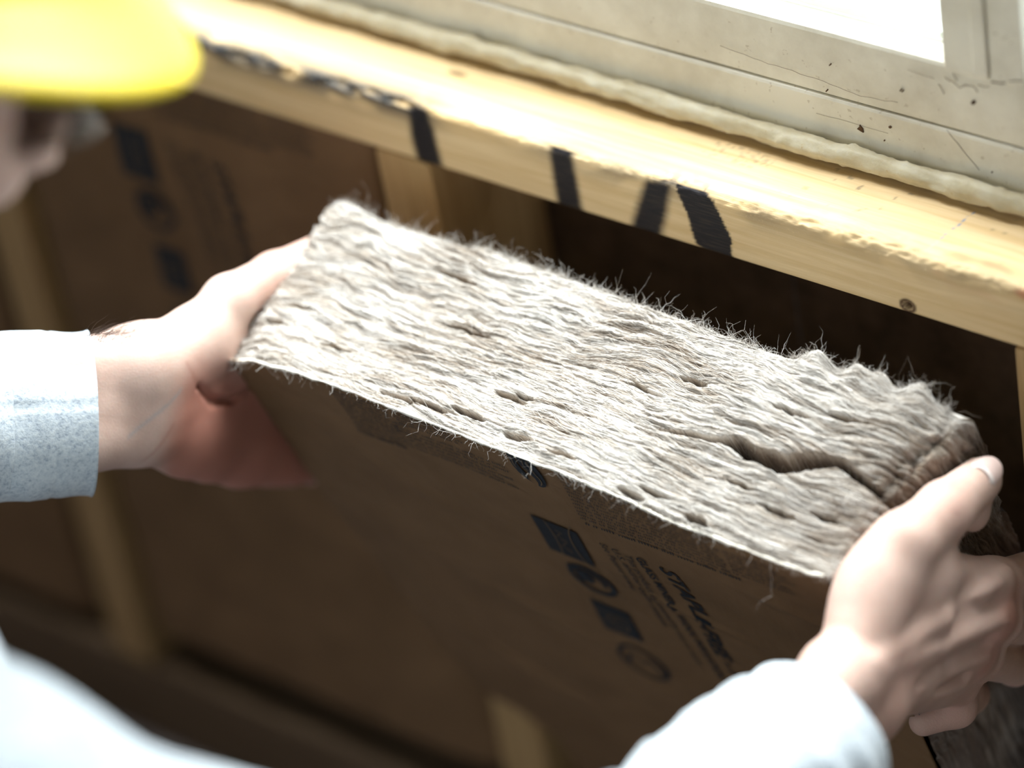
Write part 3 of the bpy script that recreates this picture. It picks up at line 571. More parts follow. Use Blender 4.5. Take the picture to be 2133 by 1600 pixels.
def facing():
    s, k = np.meshgrid(np.linspace(0, 1, 330), np.linspace(0, 1, 300) ** 1.15, indexing='ij')
    u0 = 363 * s; top = np.interp(u0, BOWU, BOWV) - 1.7 + 1.0 * N(u0 / 18, 0, 0, 62) + .6 * N(u0 / 4, 0, 0, 63); v = top + k * (600 - top)
    a = uL(v) - 1.2 + .5 * N(v / 12, 0, 0, 64); b = uR(v, 0 * v) - 1.0; u = a + s * (b - a)
    p = paper_pos(u, v, 0); nu, nv = s.shape
    # the upper left corner of the sheet stands away and points left
    co = np.exp(-((u + 2) / 9) ** 2 - ((v - top) / 10) ** 2); p = p - BU * (.0035 * co)[..., None] - BV * (.001 * co)[..., None]
    q = p + BT * .0005
    V = np.concatenate([p.reshape(-1, 3), q.reshape(-1, 3)]); n = nu * nv
    F = [gridF(nu, nv, 0, True), gridF(nu, nv, n, False)]
    e = np.arange(nu - 1) * nv; F.append(np.stack([e, e + nv, e + nv + n, e + n], -1)); e = np.arange(nv - 1); F.append(np.stack([e, e + n, e + 1 + n, e + 1], -1)); e = e + (nu - 1) * nv; F.append(np.stack([e, e + 1, e + 1 + n, e + n], -1))
    fo = link_mesh('kraft_facing', mesh_from('kraft_facing', V, np.concatenate(F)), M_KRAFT); child(fo, root); tag(fo, 'brown kraft paper facing with dark printing')
    # torn rim of the sheet: pale fibre on the edge
    m = 700; u = np.linspace(-3, 361, m); vt_ = np.interp(u, BOWU, BOWV) - 2.2 + 1.0 * N(u / 18, 0, 0, 62) + .6 * N(u / 4, 0, 0, 63)
    path = paper_pos(u, vt_, .0001) + BT * (.0006 + .0004 * N(u / 9, 1, 0, 65))[:, None]
    r = .0009 + .0007 * np.clip(N(u / 7, 2, 0, 66), -.6, 1); V, F = tube('torn_edge', path, r, 6, None); ed = link_mesh('torn_edge', mesh_from('torn_edge', V, F), M_PEDGE); child(ed, root); ed.parent = fo; ed.matrix_parent_inverse = Matrix.Identity(4)
    return fo
FO = facing()
for o in (FO,): o.matrix_parent_inverse = Matrix.Translation(-Vector(root.location))
def child_of_part(o, part): o.parent = part; o.matrix_parent_inverse = Matrix.Identity(4)
kraft_print(paper_pos, FO, root)
# loose fibres lying on the cut, fringing its far edge, the sheet's rim and the side
def fibres():
    m = 9; t = np.linspace(0, 1, m)[None]
    n = 21000; u0 = rng.uniform(-2, 384, n)[:, None]; w0 = rng.uniform(1, 109, n)[:, None]; L = rng.uniform(4, 20, n)[:, None] * np.where(rng.random(n) < .5, -1, 1)[:, None]
    u = np.clip(u0 + L * t, 0, 386); w = w0 - .9 * (warp(u, 0 * u, w0 + 0 * u) - warp(u0, 0 * u0, w0)); w = np.clip(w + rng.normal(size=(n, 1)) * 2.2 * t ** 2 + .5 * N(u / 5, w0, 0, 70), .5, 109.5)
    u = np.minimum(u, uR(0 * u, w) - .5); p, tn, nn = wool_surface(u, 0 * u, w)
    lift = (.25 + rng.random((n, 1)) ** 3 * 1.6) * np.sin(np.pi * np.clip(t * .9 + .08, 0, 1)); p = p - BV * (lift / 1000)[..., None]
    tone = np.clip(tn[:, 4] + rng.normal(size=n) * .2 + .16, 0, 1); L1, T1, R1 = p, tone, rng.uniform(.00007, .00016, n)
    # curls along the far edge and the right end
    n = 4200; tuft = rng.uniform(5, 384, 130); u0 = np.where(rng.random(n) < .75, tuft[rng.integers(0, 130, n)] + rng.normal(0, 1.0, n), np.where(rng.random(n) < .6, rng.normal(190, 55, n), rng.uniform(0, 386, n))).clip(0, 386)[:, None]; w0 = (109.5 - 3 * rng.random(n) ** 2)[:, None]
    base, tn, _ = wool_surface(u0 + 0 * t, 0 * (u0 + t), w0 + 0 * t); dirv = BT * rng.uniform(.3, 1, (n, 1)) - BV * rng.uniform(.2, 1, (n, 1)) + BU * rng.normal(size=(n, 1)) * .6
    Ln = rng.gamma(2.0, .5, n).clip(.4, 3.2)[:, None, None] / 1000; curl = np.cumsum(rng.normal(size=(n, m, 3)) * .6, axis=1) * np.linspace(0, 1, m)[None, :, None]
    L2 = base + (dirv[:, None] * t[..., None] + curl * t[..., None]) * Ln; T2 = np.clip(.72 + .2 * rng.normal(size=n), 0, 1); R2 = rng.uniform(.00006, .00013, n)
    # fuzz at the sheet's rim
    n = 1500; u0 = rng.uniform(2, 360, n); vt_ = np.interp(u0, BOWU, BOWV) - 2; b0 = paper_pos(u0, vt_, 0) + BT * .0008
    d = -BV * rng.normal(.2, .5, (n, 1)) + BU * rng.normal(size=(n, 1)) - BT * rng.normal(.0, .6, (n, 1)); L3 = b0[:, None] + (d[:, None] * t[..., None] + np.cumsum(rng.normal(size=(n, m, 3)) * .3, 1) * t[..., None]) * rng.gamma(2, .9, n)[:, None, None] / 1000
    # fuzz on the right hand side and in the torn end
    n = 3500; v0 = (rng.random(n) ** 1.5 * 150)[:, None]; w0 = rng.uniform(0, 109, n)[:, None]; v = np.clip(v0 + rng.uniform(3, 16, n)[:, None] * t * np.where(rng.random(n) < .5, -1, 1)[:, None], 0, 200); w = np.clip(w0 - .9 * (warp(300 + 0 * v, v, w0 + 0 * v) - warp(300 + 0 * v0, v0, w0)), .5, 109.5)
    p, tn, nn = wool_surface(uR(v, w), v, w); p = p + BU * ((.3 + rng.random((n, 1)) ** 2 * 2) * t / 1000)[..., None]
    LL = np.concatenate([L1, L2, L3, p]); o = strands('loose_fibres', LL, np.concatenate([R1, R2, rng.uniform(.00006, .00012, 1500), rng.uniform(.00008, .00015, n)]), M_WOOL, np.concatenate([T1, T2, np.full(1500, .8), np.clip(tn[:, 4] + .2, 0, 1)]))
    o['kind'] = 'stuff'; child(o, root)
fibres()

# ------------------------------------------------------------------ batts already in the wall
def fitted_batt(x0, x1, z0, z1, label, printed):
    r = empty('fitted_batt', ((x0 + x1) / 2, .05, z0), label=label, cat='insulation batt')
    def pos(X, Z, lift):
        e = np.minimum(np.minimum(X - x0, x1 - X), .05) / .05; pil = .010 * np.sqrt(np.clip(1 - (1 - np.clip(e, 0, 1)) ** 2, 0, 1)) * (1 + .25 * N(X * 9, Z * 6, 0, 80))
        return np.stack([X, .014 - pil + .0014 * N(X * 22, Z * 12, 0, 81) - lift, Z], -1)
    X, Z = np.meshgrid(np.linspace(x0, x1, 90), np.linspace(z0, z1, 110), indexing='ij'); p = pos(X, Z, 0)
    f = child(link_mesh('kraft_facing', mesh_from('kraft_facing', p.reshape(-1, 3), gridF(90, 110)), M_KRAFT), r)
    sm = f.modifiers.new('s', 'SOLIDIFY'); sm.thickness = .0006; sm.offset = -1
    V, F = [], []; bm = bmesh.new(); bmesh.ops.create_cube(bm, size=1)
    for v in bm.verts: v.co = Vector(((x0 + x1) / 2 + v.co.x * (x1 - x0 - .002), .053 + v.co.y * .07, (z0 + z1) / 2 + v.co.z * (z1 - z0 - .002)))
    bmesh.ops.subdivide_edges(bm, edges=bm.edges[:], cuts=14, use_grid_fill=True)
    for v in bm.verts: v.co += Vector((0, float(N(v.co.x * 40, v.co.y * 40, v.co.z * 40, 82)) * .003, float(N(v.co.x * 40, v.co.y * 40, v.co.z * 40, 83)) * .002))
    me = bpy.data.meshes.new('glass_wool'); bm.to_mesh(me); bm.free(); child(link_mesh('glass_wool', me, M_WOOL), r)
    if printed:
        kraft_print(lambda u, v, l: pos(-.437 + (np.asarray(u) - 190) / 1000, .566 - (np.asarray(v) - 53) / 1000, l), f, r, (x0 + .437) * 1000 + 190 + 6, (x1 + .437) * 1000 + 190 - 6)
        for o in f.children: o.matrix_parent_inverse = Matrix.Identity(4)
fitted_batt(-.552, -.2475, .115, SILL - .040, 'fitted batt with dark printed emblems, in the wall bay behind the left hand', True)
fitted_batt(-.943, -.612, .095, SILL - .040, 'fitted batt with plain kraft facing, in the far left bay beyond the printed one', False)

# ------------------------------------------------------------------ the worker
def Lp(px, py, X=-.239): return atX(px, py, X)
def Rp(px, py, X=.172): return atX(px, py, X)
person = empty('person', (-.05, -.6, 0), label='worker in light grey heather shirt and yellow hard hat holding the batt', cat='person')
BV_, BF_, BA = [], [], dict(flush=[], vein=[], crease=[])
def add_body(V, F, flush=None, vein=None, crease=None):
    b = sum(len(v) for v in BV_); BV_.append(V); BF_.append(F + b)
    for k, a in (('flush', flush), ('vein', vein), ('crease', crease)): BA[k].append(np.zeros(len(V)) if a is None else a)
def line_attr(V, pts, w):
    r = np.zeros(len(V))
    for a, b in zip(pts[:-1], pts[1:]): r = np.maximum(r, np.exp(-(seg_dist(V[:, 1:], a[1:], b[1:])[0] / w) ** 2))
    return r
# left hand: the palm lies against the left side of the batt, the thumb along its top, the fingers run down behind it
ELB_L = at(-760, 905, 1.70)
def left_hand():
    s = SDF(atX(290, 820, -.30) - A([.02, .13, .13]), atX(560, 800, -.2) + A([.02, .11, .13]), .0015)
    w1, w2, c1, c2 = Lp(292, 768), Lp(292, 886), at(150, 774, 1.785), at(150, 918, 1.785)
    s.chain([c1, w1, Lp(335, 790)], [.0185, .0195, .018], .012); s.chain([c2, w2, Lp(340, 880)], [.0190, .0195, .018], .012); s.cap((A(c1) + c2) / 2, (w1 + w2) / 2, .019, .018, .012)
    s.cap((w1 + w2) / 2, Lp(400, 840), .018, .0145, .014)
    mc = [((345, 800), (566, 765)), ((345, 832), (582, 826)), ((345, 866), (578, 890)), ((345, 896), (556, 944))]
    ph = [((664, 795), (726, 822), (770, 838)), ((690, 858), (754, 880), (804, 900)), ((680, 920), (740, 942), (786, 958)), ((640, 970), (686, 986), (722, 1000))]
    rr = [(.0118, .0095, .0085, .0070), (.0120, .0098, .0087, .0072), (.0115, .0092, .0082, .0068), (.0105, .0084, .0074, .0062)]
    for (a, b), f, r in zip(mc, ph, rr):
        s.cap(Lp(*a), Lp(*b), .0125, r[0], .011); s.chain([Lp(*b), Lp(*f[0], -.241), Lp(*f[1], -.240), Lp(*f[2], -.238)], r, .0035)
    s.chain([Lp(362, 772, -.238), Lp(476, 628, -.236), Lp(572, 574, -.234), Lp(668, 520, -.231)], [.0165, .0135, .0118, .0088], .006)
    s.ell(Lp(440, 735, -.235), (.014, .025, .020), None, .010); s.ell(Lp(480, 770, -.232), (.010, .018, .018), None, .010)
    s.cap(Lp(296, 762), Lp(395, 712, -.238), .0185, .0160, .014); s.cap(Lp(330, 900), Lp(560, 948), .0140, .0125, .012); s.cap(Lp(560, 948), Lp(650, 968, -.240), .0122, .0098, .008)
    s.ell(Lp(470, 858, -.2365), (.0125, .032, .026), None, .014)
    s.cap(Lp(430, 965, -.236), Lp(600, 972, -.240), .0098, .0085, .012)
    s.ell(Lp(415, 905, -.233), (.0135, .028, .021), None, .012); s.ell(Lp(520, 940, -.236), (.012, .022, .017), None, .010)
    cr = [Lp(372, 752, -.223), Lp(400, 800, -.222), Lp(440, 836, -.222), Lp(475, 838, -.223)]
    s.chain(cr, [.0006] * 4, .005, 'sub'); cr2 = [Lp(452, 838, -.223), Lp(485, 826, -.222), Lp(520, 806, -.222)]; s.chain(cr2, [.0004] * 3, .005, 'sub')
    wc = [Lp(292, 955, -.226), Lp(322, 920, -.222), Lp(345, 880, -.2205)]; s.chain(wc, [.0003] * 3, .004, 'sub')
    V, F = s.mesh()
    q = (V - CAM) @ RW; px = 1066.5 + FPX * q[:, 0] / q[:, 2]; py = 800 + FPX * q[:, 1] / q[:, 2]
    fl = ss(330, 400, px + .25 * (py - 860)) * ss(-.240, -.229, V[:, 0]) * ss(700, 830, py) * .95 + .25 * ss(480, 560, px) * (py < 640)
    cz = line_attr(V, cr, .0013) + line_attr(V, cr2, .0011) + line_attr(V, wc, .0011) * .8 + .2 * line_attr(V, [Lp(338, 700), Lp(372, 752)], .0018) + .35 * line_attr(V, [Lp(320, 800), Lp(330, 850), Lp(345, 880)], .0012) + .3 * line_attr(V, [Lp(352, 790), Lp(362, 840)], .0012)
    add_body(V, F, fl, .75 * line_attr(V, [Lp(223, 893), Lp(262, 838), Lp(306, 784)], .0011) * (V[:, 0] > -.235), np.clip(cz, 0, 1) * (V[:, 0] > -.237) * .5)
left_hand()
# right hand: pressed to the right side of the batt, thumb along the corner, finger ends dug in
ELB_R = at(1118, 2050, 1.432)
def right_hand():
    s = SDF(A([.06, -.30, .40]), A([.215, .04, .68]), .0015)
    wa, wb_ = Rp(1752, 1412), Rp(1795, 1462); d = (ELB_R - wa); d /= np.linalg.norm(d)
    s.chain([at(1590, 1606, 1.560), wa, Rp(1835, 1345)], [.0165, .0188, .017], .012); s.chain([at(1628, 1652, 1.588), wb_, Rp(1850, 1410)], [.0175, .0195, .016], .012)
    mc = [((1838, 1340), (2082, 1216, .174), .0125), ((1832, 1376), (2078, 1288, .177), .0128), ((1832, 1410), (2040, 1366, .173), .012), ((1836, 1444), (1992, 1424, .166), .0108)]
    for a, b, r in mc: s.cap(Rp(*a), Rp(*b), .0135, r, .010)
    fn = [[(2082, 1216, .174), (2222, 1168, .170), (2300, 1140, .160), (2340, 1130, .150)], [(2078, 1288, .177), (2170, 1302, .166), (2200, 1320, .152), (2210, 1330, .142)],
          [(2040, 1366, .173), (2112, 1386, .164), (2120, 1400, .150), (2105, 1410, .142)], [(1992, 1424, .166), (2024, 1450, .152), (1992, 1474, .165), (1924, 1503, .1545)]]
    fr = [(.0122, .0105, .0092, .0075), (.0125, .0108, .0095, .008), (.0118, .0104, .009, .0078), (.0105, .0088, .0100, .0076)]
    for f, r in zip(fn, fr): s.chain([Rp(*p) for p in f], r, .004)
    s.chain([Rp(1795, 1318, .170), Rp(1884, 1132, .170), Rp(1968, 1062, .171), Rp(2040, 1000, .170)], [.0175, .0150, .0134, .0112], .006)
    s.ell(Rp(1822, 1225, .162), (.017, .027, .024), None, .012); s.ell(Rp(1925, 1225, .174), (.013, .026, .022), None, .012); s.cap(Rp(1925, 1180, .170), Rp(2050, 1205, .170), .0105, .010, .010)
    s.ell(Rp(2028, 1062, .170), (.008, .010, .012), None, .006)                              # ball of the thumb
    for a, m_, b in (((1822, 1380, .187), (1960, 1290, .1855), (2078, 1214, .186)), ((1822, 1400, .187), (1960, 1345, .1868), (2084, 1292, .190)), ((1822, 1424, .185), (1950, 1392, .1845), (2044, 1366, .1855)), ((1824, 1450, .182), (1920, 1436, .181), (1990, 1420, .179))):
        s.chain([Rp(*a), Rp(*m_), Rp(*b)], [.0012, .0016, .0026], .009)
    for c, r in (((2084, 1212, .182), .0085), ((2086, 1290, .186), .0085), ((2044, 1370, .181), .0075)): s.ell(Rp(*c), (r * .7, r, r), None, .007)
    s.ell(Rp(2036, 1258, .192), (.006, .012, .007), None, .010, 'sub'); s.chain([Rp(1900, 1418, .187), Rp(1990, 1385, .190), Rp(2062, 1340, .1895)], [.0014, .0028, .003], .007, 'sub'); s.chain([Rp(1930, 1440, .183), Rp(2010, 1408, .1845)], [.0014, .002], .005, 'sub')
    V, F = s.mesh(); g = lambda c, r: np.exp(-(np.linalg.norm(V - Rp(*c), axis=1) / r) ** 2)
    fl = .7 * g((2090, 1292, .188), .012) + .55 * g((2046, 1380, .184), .012) + .35 * g((1980, 1480, .17), .018) + .3 * g((2100, 1240, .184), .012) + .25 * g((1850, 1430, .186), .03) + .25 * g((1990, 1040, .18), .014)
    cz = .35 * np.exp(-(seg_dist(V, Rp(1952, 1030, .183), Rp(2000, 1075, .183))[0] / .0011) ** 2)
    add_body(V, F, np.clip(fl, 0, 1), None, cz)
right_hand()
# head, in its own axes: right, forward, up
HR = RW @ A([.25, .40, -.88]); HF = RW @ A([.93, .05, .287]); HR /= np.linalg.norm(HR); HF -= HR * (HF @ HR); HF /= np.linalg.norm(HF); HU = np.cross(HR, HF)
HATC = at(-345, -118, 1.42); HO = HATC + HU * .014
def H(r, f, u): return HO + HR * r / 1000 + HF * f / 1000 + HU * u / 1000
HAX = np.stack([HR, HF, HU]); NECK = H(0, -35, -190)
TR = A([.975, -.22, 0]); SHO_R = at(-125, 1800, 1.36); SHO_L = SHO_R - TR * .37
def head():
    s = SDF(HO - .26, HO + .2, .003)
    s.ell(H(0, -5, 5), (.074, .094, .100), HAX, .01); s.ell(H(0, 22, -50), (.058, .066, .078), HAX, .03); s.ell(H(0, 68, -105), (.026, .022, .020), HAX, .02)
    for k in (-1, 1):
        s.ell(H(46 * k, 60, -50), (.018, .020, .016), HAX, .012); s.ell(H(30 * k, 84, -6), (.026, .012, .010), HAX, .012); s.ell(H(31 * k, 92, -26), (.014, .010, .010), HAX, .008, 'sub')
        s.ell(H(31 * k, 74, -26), (.012, .012, .011), HAX, .002); s.ell(H(76 * k, -8, -38), (.007, .017, .030), HAX, .006); s.ell(H(80 * k, -2, -38), (.005, .008, .016), HAX, .004, 'sub')
        s.cap(H(14 * k, 92, -88), H(2 * k, 98, -86), .006, .007, .004); s.cap(H(12 * k, 90, -97), H(2 * k, 95, -98), .0065, .0075, .004); s.ell(H(9 * k, 100, -66), (.008, .009, .007), HAX, .005)
    s.cap(H(0, 86, -22), H(0, 99, -60), .007, .010, .008); s.cap(H(0, -28, -70), NECK, .051, .055, .03)
    V, F = s.mesh(); add_body(V, F, .25 * np.exp(-(np.linalg.norm(V - H(40, 70, -50), axis=1) / .03) ** 2))
head()
HIP = A([NECK[0] - .02, NECK[1] - .30, .24])
def torso():
    s = SDF(A([-.85, -1.15, .1]), A([.5, -.1, 1.0]), .009)
    s.cap(NECK, (SHO_L + SHO_R) / 2 - A([0, .02, .06]), .058, .09, .05); s.cap(SHO_L, SHO_R, .055, None, .05); s.cap((SHO_L + SHO_R) / 2 - A([0, .03, .1]), HIP, .12, .125, .08)
    s.chain([SHO_R, ELB_R, at(1330, 1835, 1.505)], [.045, .036, .026], .02); s.chain([SHO_L, ELB_L, at(-150, 875, 1.765)], [.045, .036, .024], .02)
    V, F = s.mesh(); add_body(V, F)
torso()
body = mesh_from('body', np.concatenate(BV_), np.concatenate(BF_), {k: np.concatenate(v) for k, v in BA.items()})
child(link_mesh('body', body, M_SKIN), person)
# thumbnail on the right hand
def nail():
    a, b = Rp(1968, 1062, .171), Rp(2040, 1000, .170); ax = (b - a) / np.linalg.norm(b - a); c = a + ax * (np.linalg.norm(b - a) - .0012)
    up = (CAM - c) / np.linalg.norm(CAM - c) + A([.05, 0, .22]); up -= ax * (up @ ax); up /= np.linalg.norm(up); sd = np.cross(ax, up); V = []; n = 22; m = 18
    for layer in (0, 1):
        for i in range(n):
            x = i / (n - 1) * 2 - 1
            for j in range(m):
                y = j / (m - 1) * 2 - 1; wd = .0084 * (1 - .10 * x * x) * math.sqrt(max(0, 1 - .55 * abs(x) ** 4)); th = y * wd / .0112
                r = .0119 - .0010 * ((x + 1) / 2) ** 2 + (.0006 if layer == 0 else -.0004) - .0008 * (abs(y) ** 6)
                V.append(c + ax * (x * .0072 + .0012 * (1 - y * y)) + up * (r * math.cos(th)) + sd * (r * math.sin(th)))
    F = np.concatenate([gridF(n, m, 0, True), gridF(n, m, n * m)])
    o = link_mesh('thumbnail', mesh_from('thumbnail', V, F), [M_NAIL, M_NAILTIP]); child(o, person)
    for p in o.data.polygons:
        if (p.index // (m - 1)) % (n - 1) < 4: p.material_index = 1
nail()
# forearm hair on the left wrist
def hair():
    n = 330; m = 6; t = np.linspace(0, 1, m)[None, :, None]; px = rng.uniform(176, 320, n); dz = rng.normal(0, .0035, n)
    b = A([Lp(x, 693 + 6 * abs(x - 250) / 70, -.239) + A([d, 0, -abs(d) * .55]) for x, d in zip(px, dz)])
    d = RW @ A([.45, -.75, -.1]); d = d[None] + rng.normal(size=(n, 3)) * .35; L = rng.uniform(.004, .0105, n)[:, None, None]
    P = b[:, None] + (d[:, None] * t + (RW @ A([1, .5, 0]))[None, None] * t ** 2 * .7 + np.cumsum(rng.normal(size=(n, m, 3)) * .06, 1) * t) * L
    o = strands('arm_hair', P, .00007, M_HAIR); o['kind'] = 'stuff'; child(o, person)
hair()
# head hair under the hat
def head_hair():
    s = SDF(HO - .14, HO + .16, .004); s.ell(H(0, -14, 6), (.081, .094, .103), HAX, .005); s.ell(H(0, -42, -55), (.058, .055, .05), HAX, .02); s.ell(H(0, 70, -60), (.10, .075, .08), HAX, .01, 'sub'); s.ell(H(0, -10, -150), (.12, .15, .075), HAX, .01, 'sub')
    V, F = s.mesh(); V = V + (.002 * N(V[:, 0] * 150, V[:, 1] * 150, V[:, 2] * 60, 90))[:, None] * (V - HO) / .1; child(link_mesh('hair', mesh_from('hair', V, F), M_HAIR), person)
head_hair()
# shirt: torso and upper arms in one, sleeves with a turned hem
def shirt():
    Vs, Fs, b = [], [], 0
    s = SDF(A([-.9, -1.2, .1]), A([.55, -.08, 1.0]), .0085); mid = (SHO_L + SHO_R) / 2
    s.cap(NECK + (H(0, -33, -95) - NECK) * .25, mid - A([0, .02, .05]), .064, .115, .05); s.cap(SHO_L, SHO_R, .066, None, .05); s.cap(mid - A([0, .03, .1]), HIP, .135, .14, .08)
    s.cap(SHO_R, ELB_R, .066, .052, .03); s.cap(SHO_L, ELB_L, .066, .052, .03); s.ell(SHO_R + A([0, 0, .012]), (.072, .075, .066), None, .03)
    s.cap(H(0, -33, -75), NECK + (NECK - H(0, -33, -95)) * .2, .054, .057, .006, 'sub')
    V, F = s.mesh(); V = V + (.006 * N(V[:, 0] * 14, V[:, 1] * 14, V[:, 2] * 9, 91) + .003 * N(V[:, 0] * 40, V[:, 1] * 34, V[:, 2] * 22, 92))[:, None] * A([.4, -.4, .8]); Vs.append(V); Fs += F.tolist(); b = len(V)
    def sleeve(name, pts, rad, folds, seed, nring=150, seam=0):
        nonlocal b
        P = A(pts); sg = np.concatenate([[0], np.cumsum(np.linalg.norm(np.diff(P, axis=0), axis=1))]); x = np.linspace(0, sg[-1], nring); x = np.concatenate([x[:1] + np.linspace(.018, 0, 8), x + 0])
        P = np.stack([np.interp(x, sg, P[:, i]) for i in range(3)], 1); r = np.stack([np.interp(x, sg, A(rad)[:, i]) for i in range(2)], 1); r[:8] -= np.linspace(.0042, .0010, 8)[:, None]; r[8] += .0006
        d0 = P[20] - P[8]; d0 /= np.linalg.norm(d0); P[:8] = P[8] + d0 * np.linspace(.018, .0004, 8)[:, None]
        k = len(P); L = sg[-1]; path = P.copy(); n = 120
        dd = np.tile(d0, (k, 1)); g = np.gradient(P[8:], axis=0); dd[8:] = g / (np.linalg.norm(g, axis=1)[:, None] + 1e-9)
        vw = CAM - P[8]; vw /= np.linalg.norm(vw); fr = np.cross(dd, vw); fr /= np.linalg.norm(fr, axis=1)[:, None]; fb = np.cross(fr, dd)
        t = np.linspace(0, 2 * np.pi, n, endpoint=False); ct, st = np.cos(t)[None], np.sin(t)[None]
        xx = x[:, None]; ph = xx + .010 * N(ct * 1.1, st * 1.1, xx * 9, seed); fold = rid(N(ph * 34, ct * .55, st * .55, seed + 1)) ; am = folds * ss(.004, .03, xx) * (.55 + .6 * ss(-.3, .5, N(ct, st, xx * 12, seed + 2)))
        dsp = am * fold * .0080 + .0012 * N(ct * 1.6, st * 1.6, xx * 30, seed + 3) + .0007 * np.exp(-((xx - .0) / .004) ** 2) - .0007 * np.exp(-((xx - .021) / .0018) ** 2); dsp = dsp - seam * .0011 * np.exp(-((t[None] - 1.45 - .9 * ss(.02, .12, xx)* .15) / .022) ** 2); dsp[:8] = dsp[8:9] * .9
        o = fr[:, None] * (ct * (r[:, :1] + dsp))[..., None] + fb[:, None] * (st * (r[:, 1:] + dsp))[..., None]
        V = (path[:, None] + o).reshape(-1, 3); i = np.arange(k - 1)[:, None] * n + np.arange(n)[None]; j = np.arange(k - 1)[:, None] * n + (np.arange(n)[None] + 1) % n
        F = np.stack([i, j, j + n, i + n], -1).reshape(-1, 4) + b; Vs.append(V); Fs.extend(F.tolist()); b += len(V)
    sleeve('l', [at(186, 862, 1.795), at(0, 868, 1.783), at(-380, 885, 1.745), ELB_L], [(.0425, .033), (.043, .035), (.046, .042), (.05, .05)], .35, 200, seam=1)
    sleeve('r', [at(1694, 1543, 1.606), at(1576, 1651, 1.566), at(1385, 1832, 1.510), ELB_R], [(.0405, .036), (.043, .040), (.047, .044), (.052, .052)], 1.0, 210, 220)
    child(link_mesh('shirt', mesh_from('shirt', np.concatenate(Vs), Fs), M_JERSEY), person)
shirt()
def trousers():
    s = SDF(HIP - A([.35, .35, .26]), HIP + A([.35, .62, .2]), .010); s.cap(HIP - A([.06, 0, 0]), HIP + A([.06, 0, 0]), .13, None, .05); s.cap(HIP, HIP + A([0, .02, .12]), .14, .135, .04)
    for k in (-1, 1):
        kn = HIP + A([.12 * k, .40, -.165]); s.cap(HIP + A([.09 * k, 0, -.02]), kn, .088, .066, .04); s.cap(kn - A([0, 0, .012]), HIP + A([.1 * k, -.05, -.19]), .055, .046, .03)
    V, F = s.mesh(); V[:, 2] = np.maximum(V[:, 2], .003); child(link_mesh('trousers', mesh_from('trousers', V, F), M_DENIM), person)
    for k in (-1, 1):
        s = SDF(HIP + A([.1 * k, -.1, -.19]) - .2, HIP + A([.1 * k, -.1, -.19]) + .2, .008); a = HIP + A([.1 * k, -.06, -.19]); s.cap(a, a - A([0, .12, .0]), .045, .038, .02); s.cap(a - A([0, .10, .01]), a - A([0, .13, .01]), .04, .036, .02)
        V, F = s.mesh(); V[:, 2] = np.maximum(V[:, 2], .002); child(link_mesh('boot', mesh_from('boot', V, F), M_HAIR), person)
trousers()
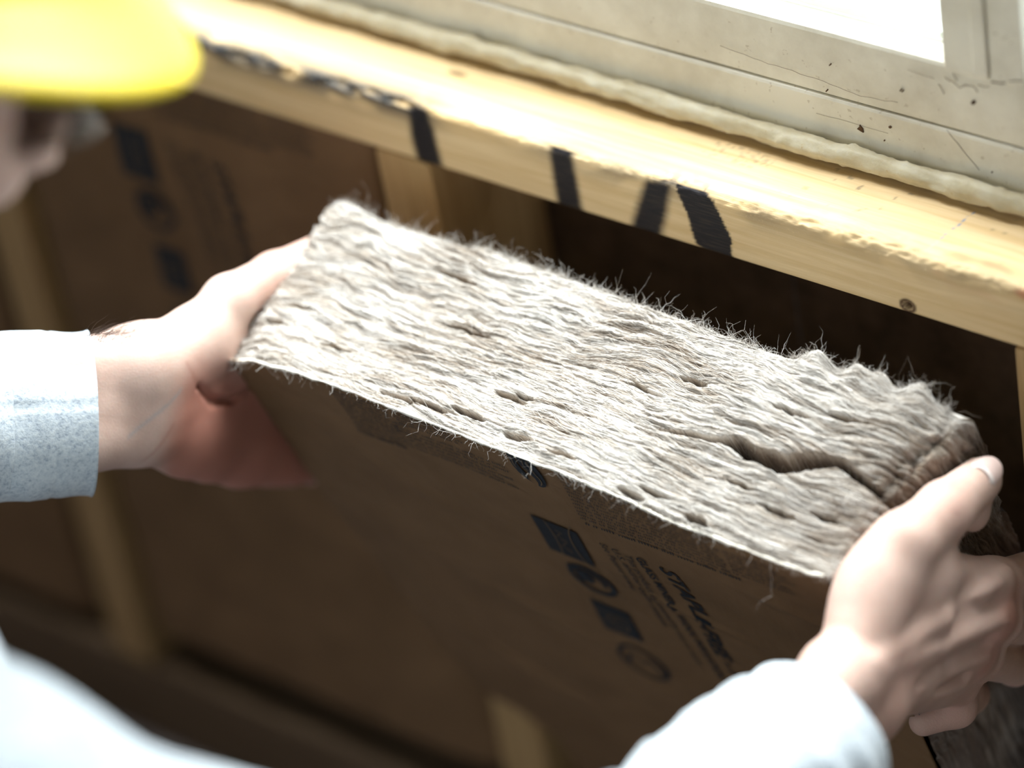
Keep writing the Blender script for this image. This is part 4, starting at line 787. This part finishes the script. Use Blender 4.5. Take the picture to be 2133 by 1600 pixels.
# ---- hard hat with a wide squarish brim
def hard_hat():
    r0 = empty('hard_hat', tuple(HATC), label='yellow hard hat with a wide brim on the head of the worker', cat='hard hat')
    C0 = HATC - HF * .01; n = 160; th = np.linspace(0, 2 * np.pi, n, endpoint=False); c, s_ = np.cos(th), np.sin(th)
    se = lambda e: (np.abs(c) ** e + np.abs(s_) ** e) ** (-1 / e)
    def ring(a, b, e, u): k = se(e); return C0 + HR * (a * k * s_)[:, None] + HF * (b * k * c)[:, None] + HU * (np.asarray(u) + 0 * k)[:, None]
    def loft(name, rings):
        V = np.concatenate(rings); F = []
        for i in range(len(rings) - 1): F += [[i * n + j, i * n + (j + 1) % n, (i + 1) * n + (j + 1) % n, (i + 1) * n + j] for j in range(n)]
        return child(link_mesh(name, mesh_from(name, V, F), M_HAT), r0)
    dome = [ring(.098 * math.cos(t) ** .7 + 1e-4, .122 * math.cos(t) ** .7 + 1e-4, 2.2, .004 + .125 * math.sin(t) + (.006 * np.exp(-(s_ * 4 * math.cos(t)) ** 2) * math.sin(t))) for t in np.linspace(0, math.pi / 2, 26)]
    inner = [ring(.094 * math.cos(t) ** .7 + 1e-4, .118 * math.cos(t) ** .7 + 1e-4, 2.2, .002 + .12 * math.sin(t)) for t in np.linspace(math.pi / 2, 0, 16)]
    sh = loft('shell', inner + dome)
    sl = -.004 * np.maximum(c, 0)
    loft('brim', [ring(.0985, .1225, 2.2, .012), ring(.103, .127, 2.25, .006), ring(.118, .136, 2.8, .003 + sl), ring(.134, .147, 3.6, -.002 + 2 * sl), ring(.140, .153, 3.8, -.005 + 2 * sl), ring(.142, .155, 3.8, -.0085 + 2 * sl), ring(.140, .153, 3.8, -.0105 + 2 * sl), ring(.136, .149, 3.6, -.0085 + 2 * sl), ring(.118, .136, 2.8, -.001 + sl), ring(.097, .121, 2.2, .000)])
    rd = []
    for k in (-.022, 0, .022):
        P = [C0 + HR * k + HF * (.117 * math.cos(t)) + HU * (.006 + .124 * math.sin(t) * (1 - abs(k) * 1.2) + .0015) for t in np.linspace(.25, 2.9, 40)]; V, F = tube('crown_ridge', P, np.full(40, .005), 10, None); child(link_mesh('crown_ridge', mesh_from('crown_ridge', V, F), M_HAT), r0)
hard_hat()
def glasses():
    r0 = empty('safety_glasses', tuple(H(0, 100, -38)), label='clear wraparound safety glasses on the face under the hard hat brim', cat='glasses')
    th = np.linspace(-1.15, 1.15, 60); u = np.linspace(-74, -20, 14); T_, U_ = np.meshgrid(th, u, indexing='ij')
    cut = 1 - .35 * np.exp(-(T_ / .16) ** 2) * (U_ < -52); R_ = 86 + 3 * np.cos((U_ + 46) / 24); V = np.stack([H(R_[i, j] * math.sin(T_[i, j]), 34 + R_[i, j] * math.cos(T_[i, j]), -18 + (U_[i, j] + 18) * cut[i, j]) for i in range(60) for j in range(14)])
    V2 = V + (HO + HF * .034 - V) * .022; me = mesh_from('lens', np.concatenate([V, V2]), np.concatenate([gridF(60, 14), gridF(60, 14, 840, True)])); child(link_mesh('lens', me, M_LENS), r0)
    for k in (-1, 1):
        P = [H(73 * k, 62, -34), H(80 * k, 30, -33), H(82 * k, -8, -32), H(80 * k, -25, -42)]; V, F = tube('temple_arm', P, A([(.004, .0016)] * 4), 10, None); child(link_mesh('temple_arm', mesh_from('temple_arm', V, F), M_FRAME), r0)
    P = [H(88 * math.sin(t), 34 + 88 * math.cos(t), -19) for t in np.linspace(-1.15, 1.15, 40)]; V, F = tube('brow_bar', P, np.full(40, .0022), 8, None); child(link_mesh('brow_bar', mesh_from('brow_bar', V, F), M_FRAME), r0)
glasses()
